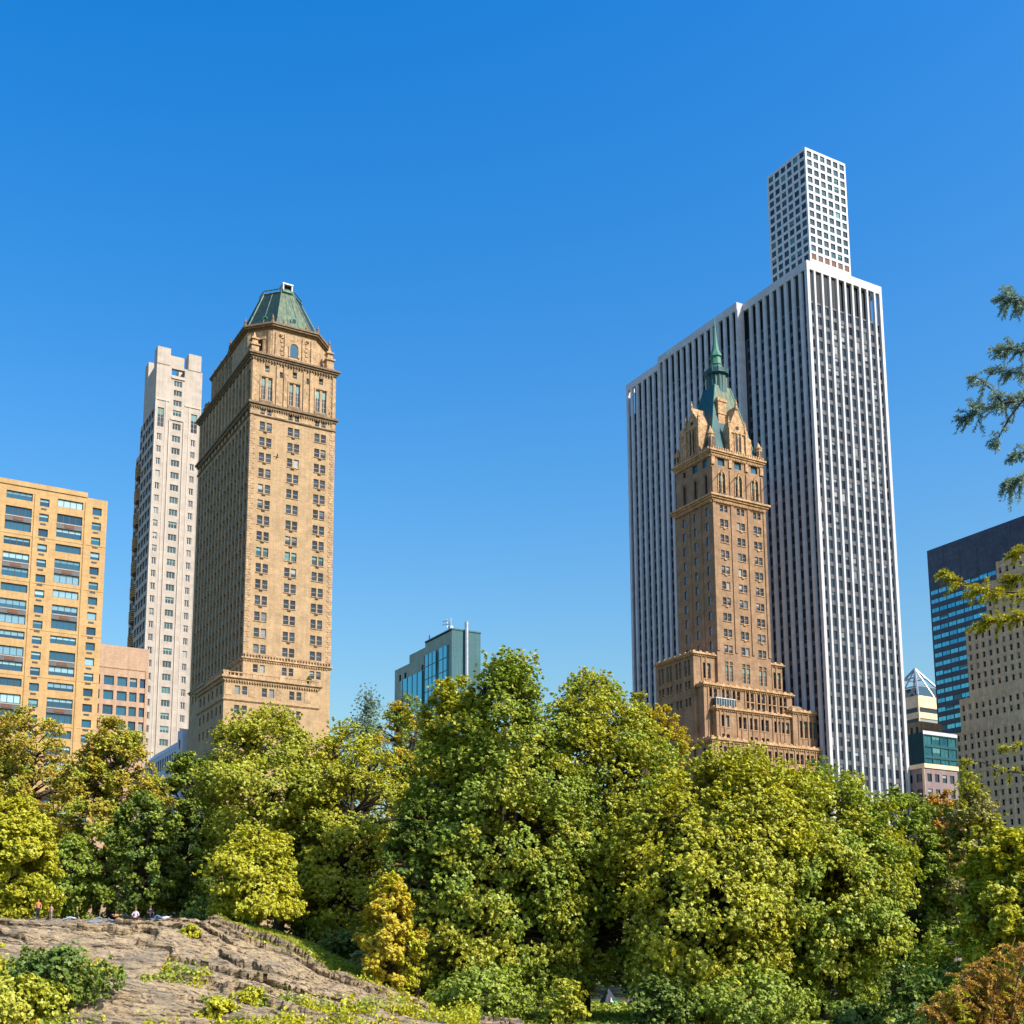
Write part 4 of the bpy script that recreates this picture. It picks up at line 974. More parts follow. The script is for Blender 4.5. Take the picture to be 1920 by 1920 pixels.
groove = lambda f, k, w: np.exp(-((f - k) / w) ** 2)
ledge = saw(fr, .9) * amp * .8 + saw(fr2, .85) * .40 * amp2 + saw(fr3, .75) * .15 - groove(fr, .9, .03) * .45 * amp - groove(fr2, .85, .05) * .3 * amp2
ledge += (fbm(gx * .45, gy * .8, 4, 9) - .5) * .8 + (fbm(gx * 2.2, gy * 4.0, 3, 12) - .5) * .16
cover = smooth((122.5 - gy) / 4.5) * smooth((gy - 83) / 3)
right_edge = np.interp(gx, [-26, -22, -16.4, -8.5, -1.4, 2], [121, 118, 115.0, 112.5, 109.5, 104]) + (fbm(gx * .4, gy * .1, 3, 61) - .5) * 3
cover *= smooth((right_edge - gy + 3.0) / 2.5)
rz = base - .6 + (1.25 + ledge) * cover
und = (groove(fr, .91, .04) * .4 - np.where(fr > .95, .4, 0) - np.where(fr < .05, .4 - fr * 8, 0)) * amp
ryd = gy + und * cover
rk = link('bedrock', np_mesh('bedrock', np.stack([gx, ryd, rz], -1).reshape(-1, 3), grid_faces(len(rx), len(ry)), rock_mat()))
tag(rk, kind='structure')

def rock_z(X, Y):
    i = np.clip(np.round((np.asarray(X) - rx[0]) / (rx[1] - rx[0])).astype(int), 0, len(rx) - 1); j = np.clip(np.round((np.asarray(Y) - ry[0]) / (ry[1] - ry[0])).astype(int), 0, len(ry) - 1)
    return np.maximum(rz[j, i], ground_z(X, Y))
def hit(px, py):                   # where a sight line first meets rock or ground
    r = ray(px, py); Y = np.linspace(84, 180, 1200); X = r[0] / r[1] * Y; Z = EYE + r[2] / r[1] * Y
    k = np.nonzero(rock_z(X, Y) >= Z)[0]; k = k[0] if len(k) else -1
    return Vector((X[k], Y[k], float(rock_z(X[k:k + 1], Y[k:k + 1])[0]) if k >= 0 else gz(X[k], Y[k])))

# ------------------------------------------------------------------ foliage
SUNV = np.array([math.sin(R_(SUN_AZ)) * math.cos(R_(SUN_EL)), math.cos(R_(SUN_AZ)) * math.cos(R_(SUN_EL)), math.sin(R_(SUN_EL))])
def leaves(rg, c, out, L, Wd, up=.2, outw=.75, rand=.66):
    """c (n,3) centres, out (n,3) outward directions -> diamond leaves"""
    n = len(c)
    # leaves turn their faces to the light
    nr = out * outw + np.array([0, 0, up]) + SUNV * .75 * outw + rg.normal(size=(n, 3)) * rand
    nr /= np.linalg.norm(nr, axis=1, keepdims=True) + 1e-9
    t = rg.normal(size=(n, 3)); t -= nr * (t * nr).sum(1, keepdims=True); t /= np.linalg.norm(t, axis=1, keepdims=True) + 1e-9
    b = np.cross(nr, t); s = rg.uniform(.6, 1.5, (n, 1))
    v = np.stack([c - t * L * s, c - b * Wd * s + nr * Wd * .25 * s, c + t * L * s, c + b * Wd * s + nr * Wd * .25 * s], 1).reshape(-1, 3)
    return v, np.arange(n * 4).reshape(-1, 4)

FOL = {
    'lime':   leaf_mat('leaf_lime', (0.384, 0.407, 0.020), (0.497, 0.463, 0.020), (0.600, 0.560, 0.070)),
    'green':  leaf_mat('leaf_green', (.185, .29, .03), (.29, .37, .035), (.48, .50, .10)),
    'fresh':  leaf_mat('leaf_fresh', (0.305, 0.356, 0.025), (0.429, 0.424, 0.030), (0.600, 0.560, 0.100)),
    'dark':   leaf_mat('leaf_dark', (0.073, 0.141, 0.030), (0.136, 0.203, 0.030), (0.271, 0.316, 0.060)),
    'olive':  leaf_mat('leaf_olive', (0.350, 0.305, 0.030), (0.486, 0.373, 0.035), (0.600, 0.497, 0.090)),
    'gold':   leaf_mat('leaf_gold', (0.565, 0.429, 0.025), (0.600, 0.452, 0.030), (0.600, 0.554, 0.080)),
    'orange': leaf_mat('leaf_orange', (0.588, 0.328, 0.050), (0.475, 0.237, 0.050), (0.600, 0.452, 0.080)),
    'greyg':  leaf_mat('leaf_grey_green', (0.271, 0.282, 0.080), (0.373, 0.339, 0.090), (0.542, 0.475, 0.180)),
    'rustf':  leaf_mat('leaf_rust', (0.520, 0.271, 0.050), (0.384, 0.294, 0.050), (0.600, 0.395, 0.080)),
    'needle_blue': leaf_mat('needle_blue_green', (.20, .31, .30), (.27, .38, .32), (.42, .48, .28), trans=.3),
    'needle_lime': leaf_mat('needle_lime', (.42, .42, .02), (.50, .46, .03), (.58, .53, .08)),
}

def crown_points(rg, shape, nclump, R, H):
    """clump centres inside an uneven envelope; z from 0 (crown bottom) to H"""
    ph = rg.uniform(0, 6.28, 4); pts = []
    while len(pts) < nclump:
        t = rg.uniform(0.02, 1.0)
        if shape == 'round': rr = max(0, math.sin(math.pi * min(1, t * .93 + .07))) ** .55
        elif shape == 'oval': rr = max(0, math.sin(math.pi * min(1, t * .80 + .17))) ** .75
        elif shape == 'tall': rr = max(0, math.sin(math.pi * (t * .80 + .18))) ** .7 * (1.0 - .25 * t)
        elif shape == 'cone': rr = (1 - t) ** .75 * .95 + .08
        elif shape == 'wide': rr = max(0, math.sin(math.pi * (t * .62 + .36))) ** .6
        else: rr = max(0, math.sin(math.pi * t)) ** .5
        if rg.uniform() > rr * .9 + .1: continue
        a = rg.uniform(0, 6.2832)
        rr *= .86 + .16 * math.sin(2 * a + ph[0] + 3 * t) + .12 * math.sin(3 * a + ph[1] - 5 * t)
        d = R * rr * math.sqrt(rg.uniform(.16, 1.12))
        pts.append((d * math.cos(a), d * math.sin(a), H * t))
    return np.array(pts)

def make_tree(name, label, cat, base, top_z, bot_z, R, fol, shape='round', n=30000, nclump=90, seed=1, leaf=(.155, .105), clump=(.075, .20), flat=.82,
              group=None, bark='bark', tr=None, lean=0, fork=.3, ry=None, sparse=0.0, mix=None):
    """a tree: trunk with limbs reaching to leaf clumps, and a crown of many small leaves"""
    rg = np.random.default_rng(seed)
    if name == 'tree': n = int(n * (2.9 if n > 23000 else 2.1)); nclump = int(nclump * 2.6)
    root = empty(name, base, 0, label, cat, group)
    H = top_z - bot_z; b0 = bot_z - base[2]; hh = top_z - base[2]
    cp = crown_points(rg, shape, nclump, R, H * .94)
    if ry: cp[:, 1] *= ry
    cp[:, 0] += lean * (cp[:, 2] / H); cp[:, 2] += b0
    tr = tr or max(.16, hh * .018)
    mb = MB()
    th = b0 + H * fork
    stem = [Vector((0, 0, -.6))] + [Vector((lean * .3 * f + rg.normal() * .12, rg.normal() * .12, th * f)) for f in (.12, .35, .6, .8, 1.0)]
    mb.tube(stem, [tr * 1.5, tr * 1.12, tr, tr * .9, tr * .8, tr * .72], 9)
    # main stems above the fork
    tips = []; k = 4 if shape != 'cone' else 1
    for i in range(k):
        a = 6.2832 * i / k + rg.uniform(-.5, .5); q = stem[-1]
        d = R * rg.uniform(.15, .34) if k > 1 else 0
        tipz = b0 + H * rg.uniform(.62, .8); pts = [q]
        for f in (.3, .6, .85, 1.0): pts.append(Vector((q.x + lean * .5 * f + d * math.cos(a) * f ** .8 + rg.normal() * .15, q.y + d * math.sin(a) * f ** .8 * (ry or 1), q.z + (tipz - q.z) * f)))
        mb.tube(pts, [tr * .72, tr * .6, tr * .45, tr * .28, tr * .10], 7); tips.append(pts)
    nodes = [p for pts in tips for p in pts] + stem[3:]
    for c in cp:                                           # limbs to the clumps
        c = Vector(c); low = [p for p in nodes if p.z < c.z + .3] or [stem[3]]
        q = min(low, key=lambda p: (p - c).length + abs(p.z - (c.z - .35 * (c - p).length)) * .4)
        m_ = q.lerp(c, .55) + Vector((0, 0, .10 * (c - q).length))
        r = min(tr * .42, .03 + .022 * (c - q).length); mb.tube([q, q.lerp(m_, .5) + Vector((rg.normal() * .1, rg.normal() * .1, 0)), m_, c], [r, r * .8, r * .55, r * .2], 5)
    mb.build('trunk', M[bark], root, True)
    # leaves
    cr = R * rg.uniform(clump[0], clump[1], len(cp)); w = cr ** 2; w /= w.sum()
    idx = rg.choice(len(cp), n, p=w)
    d = rg.normal(size=(n, 3)); d /= np.linalg.norm(d, axis=1, keepdims=True)
    # twigs fill each clump unevenly; a handful of leaves sits on each twig
    ntw = max(1, n // 8); ti = rg.choice(len(cp), ntw, p=w); td = rg.normal(size=(ntw, 3)); td /= np.linalg.norm(td, axis=1, keepdims=True)
    td *= (rg.uniform(.12, 1.0, (ntw, 1)) ** .6) * rg.uniform(.85, 1.45, (ntw, 1)); td[:, 2] *= flat
    pick = rg.integers(0, ntw, n); idx = ti[pick]
    off = td[pick] + d * rg.uniform(.03, 1.0, (n, 1)) * (.23 / cr[idx])[:, None]
    c = cp[idx] + off * cr[idx][:, None]
    if sparse: c = c[rg.uniform(size=n) > sparse * (.5 + .5 * np.sin(c[:, 0] * .9 + seed) * np.sin(c[:, 2] * .8))]; 
    m0 = cp.mean(0); out = c - m0 * np.array([1, 1, .75]); out /= np.linalg.norm(out, axis=1, keepdims=True) + 1e-6
    v, f = leaves(rg, c, out, *leaf)
    if mix:
        # boughs that have turned earlier than the rest
        turn = rg.uniform(size=len(cp)) < mix[1]; mi = np.where(turn[idx][:len(f)], 1, 0) if not sparse else np.zeros(len(f), int)
        link('crown', np_mesh('crown', v, f, [FOL[fol], FOL[mix[0]]], mi), root)
    else: link('crown', np_mesh('crown', v, f, FOL[fol]), root)
    return root

def tree(px, top, hw, bot, Y, fol, label, base_px=None, name='tree', cat='tree', group='trees in the park', **kw):
    """size and place from where crown top, side and bottom are seen at forward distance Y"""
    t = at(px, top, Y); s = at(px + hw, (top + bot) / 2, Y); m = at(px, bot, Y)
    bx = at(base_px, 1800, Y).x if base_px else t.x
    lean = t.x - bx
    return make_tree(name, label, cat, (bx, Y, gz(bx, Y)), t.z, m.z, abs(s.x - at(px, (top + bot) / 2, Y).x), fol, lean=lean, group=group, **kw)

# far and middle belts first, then the big trees in front
tree(30, 1488, 105, 1722, 134, 'lime', 'bright yellow-green tree at left edge behind the standing people', seed=2, n=26000, nclump=80)
tree(52, 1302, 118, 1660, 172, 'olive', 'tall olive-orange tree at left edge before the yellow apartment block', seed=3, n=30000, mix=('fresh', .4))
tree(212, 1332, 104, 1680, 160, 'olive', 'olive tree turning orange below the beige block, its dark trunk showing', base_px=205, seed=4, n=32000, mix=('fresh', .35))
tree(352, 1392, 78, 1710, 168, 'green', 'dark-hearted green tree beneath the small glazed-roof building', seed=5, n=26000, mix=('dark', .6))
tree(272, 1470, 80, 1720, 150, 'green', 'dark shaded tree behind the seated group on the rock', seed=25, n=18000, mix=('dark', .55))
tree(140, 1560, 62, 1720, 152, 'green', 'mid green low tree just behind the sitting person in dark top', seed=26, n=15000)
tree(495, 1308, 172, 1690, 152, 'fresh', 'broad yellow-green tree directly below the tan hotel tower', seed=6, n=42000, nclump=130, mix=('lime', .3), flat=.6, base_px=520)
tree(478, 1545, 96, 1722, 129, 'lime', 'small lime tree with slim brown trunk at end of the rock', seed=7, n=17000, nclump=60, flat=.4, bark='bark_tan', shape='wide', base_px=482, clump=(.2, .33))
tree(655, 1335, 150, 1760, 145, 'fresh', 'yellow-green tree with forked dark trunk right of the tan hotel', seed=8, n=36000, nclump=110, base_px=640, mix=('lime', .4))
tree(690, 1278, 58, 1500, 200, 'needle_blue', 'thin blue-green treetop standing against sky left of the teal-green block', seed=9, n=9000, shape='cone', nclump=60, clump=(.2, .4))
tree(765, 1290, 74, 1540, 186, 'gold', 'golden treetop in front of the teal-green block', seed=10, n=18000, mix=('green', .35))
tree(945, 1200, 190, 1880, 121, 'green', 'tallest tree, large green crown in the centre over a dark trunk', seed=11, n=74000, nclump=210, base_px=932, shape='oval', tr=.5, mix=('fresh', .35))
tree(855, 1246, 105, 1640, 128, 'fresh', 'green tree leaning against left side of the tallest tree, before the teal-green block', seed=35, n=30000, mix=('lime', .3))
tree(1105, 1238, 190, 1850, 127, 'fresh', 'tall rounded tree right of the tallest tree, touching it', seed=12, n=60000, nclump=170, shape='round', tr=.45, base_px=1092, mix=('green', .3))
tree(1195, 1278, 60, 1600, 150, 'fresh', 'narrow green treetop just left of the golden tree under the spired hotel', seed=27, n=14000, shape='tall')
tree(1238, 1304, 52, 1540, 176, 'gold', 'golden tree before the lower left corner of the spired hotel', seed=13, n=14000)
tree(1400, 1380, 222, 1895, 117, 'fresh', 'very broad yellow-green tree below the spired hotel', seed=14, n=72000, nclump=200, base_px=1310, tr=.45, mix=('lime', .35))
tree(1560, 1408, 175, 1895, 121, 'green', 'broad green tree below the marble tower with lime lower boughs', seed=15, n=52000, nclump=150, base_px=1540, mix=('fresh', .45), tr=.4)
tree(1692, 1446, 90, 1850, 142, 'green', 'dark-sided green tree at foot of the marble tower', seed=16, n=24000)
tree(1765, 1470, 58, 1660, 172, 'orange', 'rounded orange-brown treetop at foot of the dark tower', seed=17, n=12000)
tree(1812, 1422, 100, 1790, 139, 'greyg', 'sparse grey-green tree before the grey limestone building', seed=18, n=21000, nclump=100, mix=('fresh', .4), shape='tall')
tree(1886, 1535, 112, 1880, 92, 'lime', 'bright lime tree at right edge in front of the grey-green tree', seed=19, n=26000, mix=('fresh', .35))
tree(732, 1632, 60, 1850, 115, 'gold', 'small golden tree in the gap between the central trunks', seed=20, n=15000, nclump=46, shape='oval', mix=('lime', .25), clump=(.12, .3))
tree(784, 1480, 56, 1740, 118, 'dark', 'shaded green tree on bare brown trunk left of the tallest tree', seed=28, n=16000, base_px=780, bark='bark_tan', tr=.24)
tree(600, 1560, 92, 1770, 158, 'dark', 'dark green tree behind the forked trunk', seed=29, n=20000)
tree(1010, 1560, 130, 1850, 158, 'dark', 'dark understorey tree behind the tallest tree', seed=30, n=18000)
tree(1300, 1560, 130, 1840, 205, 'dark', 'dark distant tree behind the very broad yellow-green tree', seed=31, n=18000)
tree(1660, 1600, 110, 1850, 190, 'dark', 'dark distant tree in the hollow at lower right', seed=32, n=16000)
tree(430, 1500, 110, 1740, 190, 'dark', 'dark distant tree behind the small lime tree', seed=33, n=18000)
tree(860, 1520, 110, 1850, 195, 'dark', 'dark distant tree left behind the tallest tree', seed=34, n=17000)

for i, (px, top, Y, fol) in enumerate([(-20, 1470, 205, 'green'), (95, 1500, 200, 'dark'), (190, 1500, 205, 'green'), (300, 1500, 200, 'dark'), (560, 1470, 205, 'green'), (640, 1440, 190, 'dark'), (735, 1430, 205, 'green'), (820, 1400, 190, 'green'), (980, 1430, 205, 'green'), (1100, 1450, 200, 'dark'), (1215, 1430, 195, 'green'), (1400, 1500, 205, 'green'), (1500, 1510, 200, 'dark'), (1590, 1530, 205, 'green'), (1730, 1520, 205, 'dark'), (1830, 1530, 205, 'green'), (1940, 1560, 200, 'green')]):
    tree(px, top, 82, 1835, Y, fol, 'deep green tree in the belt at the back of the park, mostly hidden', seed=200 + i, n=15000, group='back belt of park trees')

# shrubs
def shrub(px, top, hw, bot, Y, fol, label, seed, n=6000, **kw):
    if Y == 0: h = hit(px, min(bot, 1918)); Y = h.y; g0 = h.z
    else: g0 = gz(at(px, top, Y).x, Y)
    t = at(px, top, Y); R = abs(at(px + hw, top, Y).x - t.x)
    return make_tree('shrub', label, 'shrub', (t.x, Y, g0 - .1), t.z, max(g0, t.z - 6) - .1, R, fol, n=n, nclump=46, seed=seed, tr=.07, clump=(.16, .34), flat=.9, fork=.05, group='shrubs in the park', **kw)
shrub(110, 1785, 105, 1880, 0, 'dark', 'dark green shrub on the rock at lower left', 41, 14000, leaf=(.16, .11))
shrub(20, 1835, 95, 1918, 0, 'fresh', 'bright yellow-green shrub in the bottom left corner', 42, 12000, leaf=(.15, .1))
shrub(415, 1872, 30, 1905, 0, 'lime', 'yellow-green tuft growing in a rock cleft', 45, 1500, leaf=(.13, .09))
shrub(358, 1733, 17, 1756, 0, 'lime', 'small lime weed on top of the rock', 46, 900, leaf=(.12, .08))
shrub(470, 1850, 22, 1880, 0, 'lime', 'lime tuft on the dark lower ledges', 57, 1100, leaf=(.13, .08))
shrub(690, 1772, 30, 1830, 128, 'greyg', 'pale grey twiggy bush beside the golden tree', 47, 1800)
shrub(1060, 1838, 48, 1930, 108, 'fresh', 'low bright bush left of the dark tent', 48, 5000)
shrub(905, 1812, 110, 1930, 112, 'green', 'wide green bush around the foot of the tallest tree', 49, 10000)
shrub(1240, 1835, 70, 1935, 108, 'dark', 'dark green bush right of the dark tent', 50, 7000)
shrub(1410, 1818, 120, 1935, 108, 'green', 'green bush below the very broad yellow-green tree', 51, 9000)
shrub(1610, 1880, 60, 1940, 104, 'dark', 'dark low bush in the shady hollow', 52, 5000)
shrub(1735, 1830, 60, 1935, 86, 'dark', 'shady green bush at lower right beside the rust-coloured shrub', 53, 6000)
shrub(1790, 1735, 95, 1900, 100, 'green', 'green bush filling the space under the grey-green tree', 61, 12000)
shrub(1680, 1800, 70, 1900, 128, 'dark', 'dark bush below the dark-sided green tree', 62, 7000)
shrub(640, 1745, 70, 1800, 134, 'dark', 'dark green undergrowth at foot of the forked trunk', 54, 5000)
shrub(420, 1690, 80, 1745, 136, 'dark', 'dark undergrowth behind the rock crest', 55, 6000)
shrub(820, 1790, 60, 1870, 121, 'green', 'green bush left of the tallest trunk', 56, 6000)

# grass: blades on the bright slope beside the rock and along the crest
rg = np.random.default_rng(77)
n = 90000
X = rg.uniform(-24, 6, n); Y = rg.uniform(105, 134, n)
re_ = np.interp(X, [-26, -22, -16.4, -8.5, -1.4, 4], [119.5, 117, 114.5, 112.0, 109.0, 103]) - .3
keep = (Y > re_ + (rg.uniform(size=n) - .5) * 1.2) & (fbm(X * .35, Y * .35, 3, 8) > .33)
X, Y = X[keep], Y[keep]
X2 = rg.uniform(-72, -3, 9000); Y2 = rg.uniform(88, 116, 9000); k2 = fbm(X2 * .22, Y2 * .5, 3, 21) > .66
X, Y = np.concatenate([X, X2[k2]]), np.concatenate([Y, Y2[k2]])
c = np.stack([X, Y, rock_z(X, Y) + .1], -1)
# weeds and low growth rooted in the cracks and on the lower ledges
n3 = 150000; X3 = rg.uniform(-48, 2, n3); Y3 = rg.uniform(84, 119, n3)
P3 = EYE + np.zeros(n3); sx = PX + FPX * X3 / (Y3 * CP); z3 = rock_z(X3, Y3); sy = PY + FPX * (Y3 * SP - (z3 - EYE) * CP) / (Y3 * CP + (z3 - EYE) * SP)
den = fbm(X3 * .16, Y3 * .30, 4, 51) + np.clip((sy - 1835) / 420, -.12, .16) + np.where(sx < 230, .05, 0) + (fbm(X3 * 1.3, Y3 * 1.6, 2, 52) - .5) * .16
k3 = (den > .615 + .03 * smooth((sx - 380) / 200)) & (sx > -40) & (sx < 900) & (sy > 1745)
c3 = np.stack([X3[k3], Y3[k3], z3[k3] + np.abs(rg.normal(size=k3.sum())) * .34 * np.clip((den[k3] - .59) * 14, .15, 1.7)], -1)
v3, f3 = leaves(rg, c3, np.zeros_like(c3), .14, .085, up=.3, outw=0, rand=.9)
wd = link('weeds', np_mesh('weeds', v3, f3, [FOL['lime'], FOL['green'], FOL['gold']], (fbm(c3[:, 0] * .4, c3[:, 1] * .5, 2, 53) * 5.2 - 1.1).clip(0, 2.4).astype(int)[:len(f3)])); tag(wd, kind='stuff')
v, f = leaves(rg, c, np.zeros_like(c), .20, .055, up=.15, outw=0, rand=1)
gr = link('grass', np_mesh('grass', v, f, leaf_mat('grass_blade', (.26, .34, .02), (.38, .39, .03), (.46, .43, .07), trans=.3)))
tag(gr, kind='stuff')
# fallen-leaf and low ground cover under the trees
n = 30000; X = rg.uniform(-30, 75, n); Y = rg.uniform(96, 185, n)
c = np.stack([X, Y, ground_z(X, Y) + .12], -1)
v, f = leaves(rg, c, np.zeros_like(c), .3, .16, up=.5, outw=0, rand=.8)
tag(link('ground_cover', np_mesh('ground_cover', v, f, FOL['green'])), kind='stuff')

# ------------------------------------------------------------------ feathery needle tree standing just outside the right edge
def sprays(rg, path, fans, nl=.11, dens=46, droop=.25, width=.013):
    """needle sprays along a branch: side twigs set with paired flat needles. Returns needle centres/dirs and twig polylines"""
    vs, twigs = [], []
    P = [Vector(p) for p in path]
    for (i, f, L, az, el) in fans:
        p = P[i].lerp(P[min(i + 1, len(P) - 1)], f)
        d = Vector((math.cos(az) * math.cos(el), math.sin(az) * math.cos(el), math.sin(el)))
        pts = [p + d * (L * t) + Vector((0, 0, -droop * L * t * t)) for t in (0, .25, .5, .75, 1)]
        twigs.append(pts)
        side = d.cross(Vector((0, 0, 1))).normalized(); upv = side.cross(d)
        for k in range(int(dens * L / .5)):
            t = rg.uniform(.08, 1.0); j = min(3, int(t * 4)); q = pts[j].lerp(pts[j + 1], t * 4 - j)
            s = 1 if rg.uniform() < .5 else -1
            nd = (d * rg.uniform(.25, .8) + side * s * rg.uniform(.35, 1) + upv * rg.normal() * .45 + Vector((0, 0, -.25))).normalized()
            l = nl * (1.15 - .5 * t) * rg.uniform(.7, 1.25); w_ = nd.cross(Vector((rg.normal(), rg.normal(), rg.normal()))).normalized() * width
            vs += [q - w_ * .5, q + nd * l * .5 - w_, q + nd * l, q + nd * l * .5 + w_]
    return vs, twigs
root = empty('conifer', (21.5, 35, gz(21.5, 35)), 0, 'feathery conifer reaching in from right edge, blue-green above and lime-yellow below', 'tree')
Yc = 35.0; O = Vector(root.location)
rg = np.random.default_rng(5)
mbk = MB(); mbk.tube([(0, 0, -.5), (.1, 0, 6), (0, .1, 12), (-.1, 0, 18), (0, 0, 25)], [.5, .4, .32, .22, .05], 10)
def needle_branch(pxpath, fol, nf, Lr, nl=.15, dens=46, dY=0, spread=.6, droop=.3, r=.035, el0=-.1):
    path = [at(x, y, Yc + dY + .25 * k) - O for k, (x, y) in enumerate(pxpath)]
    start = Vector((0, 0, path[0].z + .6)); full = [start] + path
    mbk.tube(full, [r * 1.8] + [r * (1 - .8 * i / len(path)) for i in range(len(path))], 6)
    fans = []; nf = int(nf * 1.35); dens = int(dens * 1.3)
    for k in range(nf):
        i = rg.integers(0, len(path) - 1); f = rg.uniform()
        fans.append((i, f, rg.uniform(*Lr), math.pi + rg.normal() * 1.1, el0 + rg.normal() * spread))
    for k in range(5): fans.append((len(path) - 2, 1.0, rg.uniform(*Lr) * .8, math.pi + rg.normal() * .6, el0 + rg.normal() * .4))
    vs, tw = sprays(rg, path, fans, nl, dens, droop)
    for t in tw: mbk.tube(t, [.012, .010, .008, .006, .003], 4)
    vs = np.array([tuple(v) for v in vs]); link('foliage', np_mesh('foliage', vs, np.arange(len(vs)).reshape(-1, 4), FOL[fol]), root)
needle_branch([(2000, 590), (1940, 572), (1905, 560), (1885, 556)], 'needle_blue', 46, (.3, .62), spread=.8)
needle_branch([(2000, 690), (1945, 665), (1905, 650), (1878, 655)], 'needle_blue', 40, (.3, .6), dY=.8)
needle_branch([(2010, 720), (1925, 742), (1880, 755), (1840, 768), (1808, 785)], 'needle_blue', 62, (.3, .7))
needle_branch([(1880, 755), (1858, 730), (1840, 712), (1828, 708)], 'needle_blue', 16, (.2, .45), dY=.1)
needle_branch([(1925, 742), (1895, 780), (1875, 815), (1868, 832)], 'needle_blue', 12, (.2, .45), dY=-.2)
needle_branch([(2000, 720), (1940, 702), (1900, 698), (1865, 692)], 'needle_blue', 34, (.25, .6), dY=.4)
needle_branch([(2010, 830), (1950, 838), (1920, 846), (1903, 855)], 'needle_blue', 22, (.2, .4))
needle_branch([(2010, 880), (1945, 880), (1908, 895), (1893, 905)], 'needle_blue', 34, (.25, .55), droop=.8, el0=-.5)
needle_branch([(2000, 1120), (1925, 1112), (1860, 1108), (1810, 1092), (1775, 1072)], 'needle_lime', 64, (.3, .6), nl=.13, dens=60, spread=.4)
needle_branch([(2000, 1150), (1920, 1150), (1870, 1160), (1840, 1170)], 'needle_lime', 46, (.3, .6), nl=.13, dens=60, dY=-.5, spread=.5)
needle_branch([(2000, 1060), (1940, 1065), (1905, 1085), (1885, 1098)], 'needle_lime', 34, (.3, .6), nl=.13, dens=56, dY=.5)
needle_branch([(2000, 1030), (1945, 1030), (1920, 1035), (1908, 1040)], 'needle_lime', 20, (.2, .5), dens=56)
needle_branch([(2000, 1455), (1925, 1450), (1880, 1445), (1845, 1430), (1812, 1425)], 'needle_lime', 16, (.2, .4), dens=30, r=.03)
needle_branch([(2000, 1400), (1925, 1392), (1900, 1398), (1888, 1402)], 'needle_lime', 12, (.2, .4), dens=36)
mbk.build('trunk', M['bark'], root, True)

# rust-coloured feathery shrub in the lower right corner
X0 = at(1850, 1850, 42)
root = empty('shrub', (X0.x, 42, gz(X0.x, 42)), 0, 'rust and orange feathery shrub in the lower right corner', 'shrub', 'shrubs in the park'); O = Vector(root.location)
mbk = MB(); allv = {'rustf': [], 'orange': [], 'green': [], 'lime': []}; Yc = 42.0
for k in range(52):
    ex, ey = rg.uniform(1735, 1945), rg.uniform(1745, 1925); ey = max(ey, 1900 - (ex - 1725) * .9)
    end = at(ex, ey, 42 + rg.normal() * .8) - O; st = Vector((rg.normal() * .3, rg.normal() * .3, 0))
    path = [st.lerp(end, t) + Vector((0, 0, .8 * math.sin(math.pi * t))) for t in (.0, .35, .6, .8, 1.0)]
    mbk.tube(path, [.05, .04, .03, .02, .008], 5)
    fans = [(rg.integers(1, 4), rg.uniform(), rg.uniform(.3, .75), rg.uniform(0, 6.28), rg.normal() * .4) for _ in range(20)]
    vs, tw = sprays(rg, path, fans, .13, 56, .4, .020)
    for t in tw: mbk.tube(t, [.012, .010, .008, .006, .003], 4)
    allv[('rustf', 'orange', 'green', 'rustf', 'lime')[k % 5]] += vs
for kf, vs in allv.items():
    vs = np.array([tuple(v) for v in vs]); link('foliage', np_mesh('foliage', vs, np.arange(len(vs)).reshape(-1, 4), FOL[kf]), root)
mbk.build('stems', M['bark_tan'], root, True)

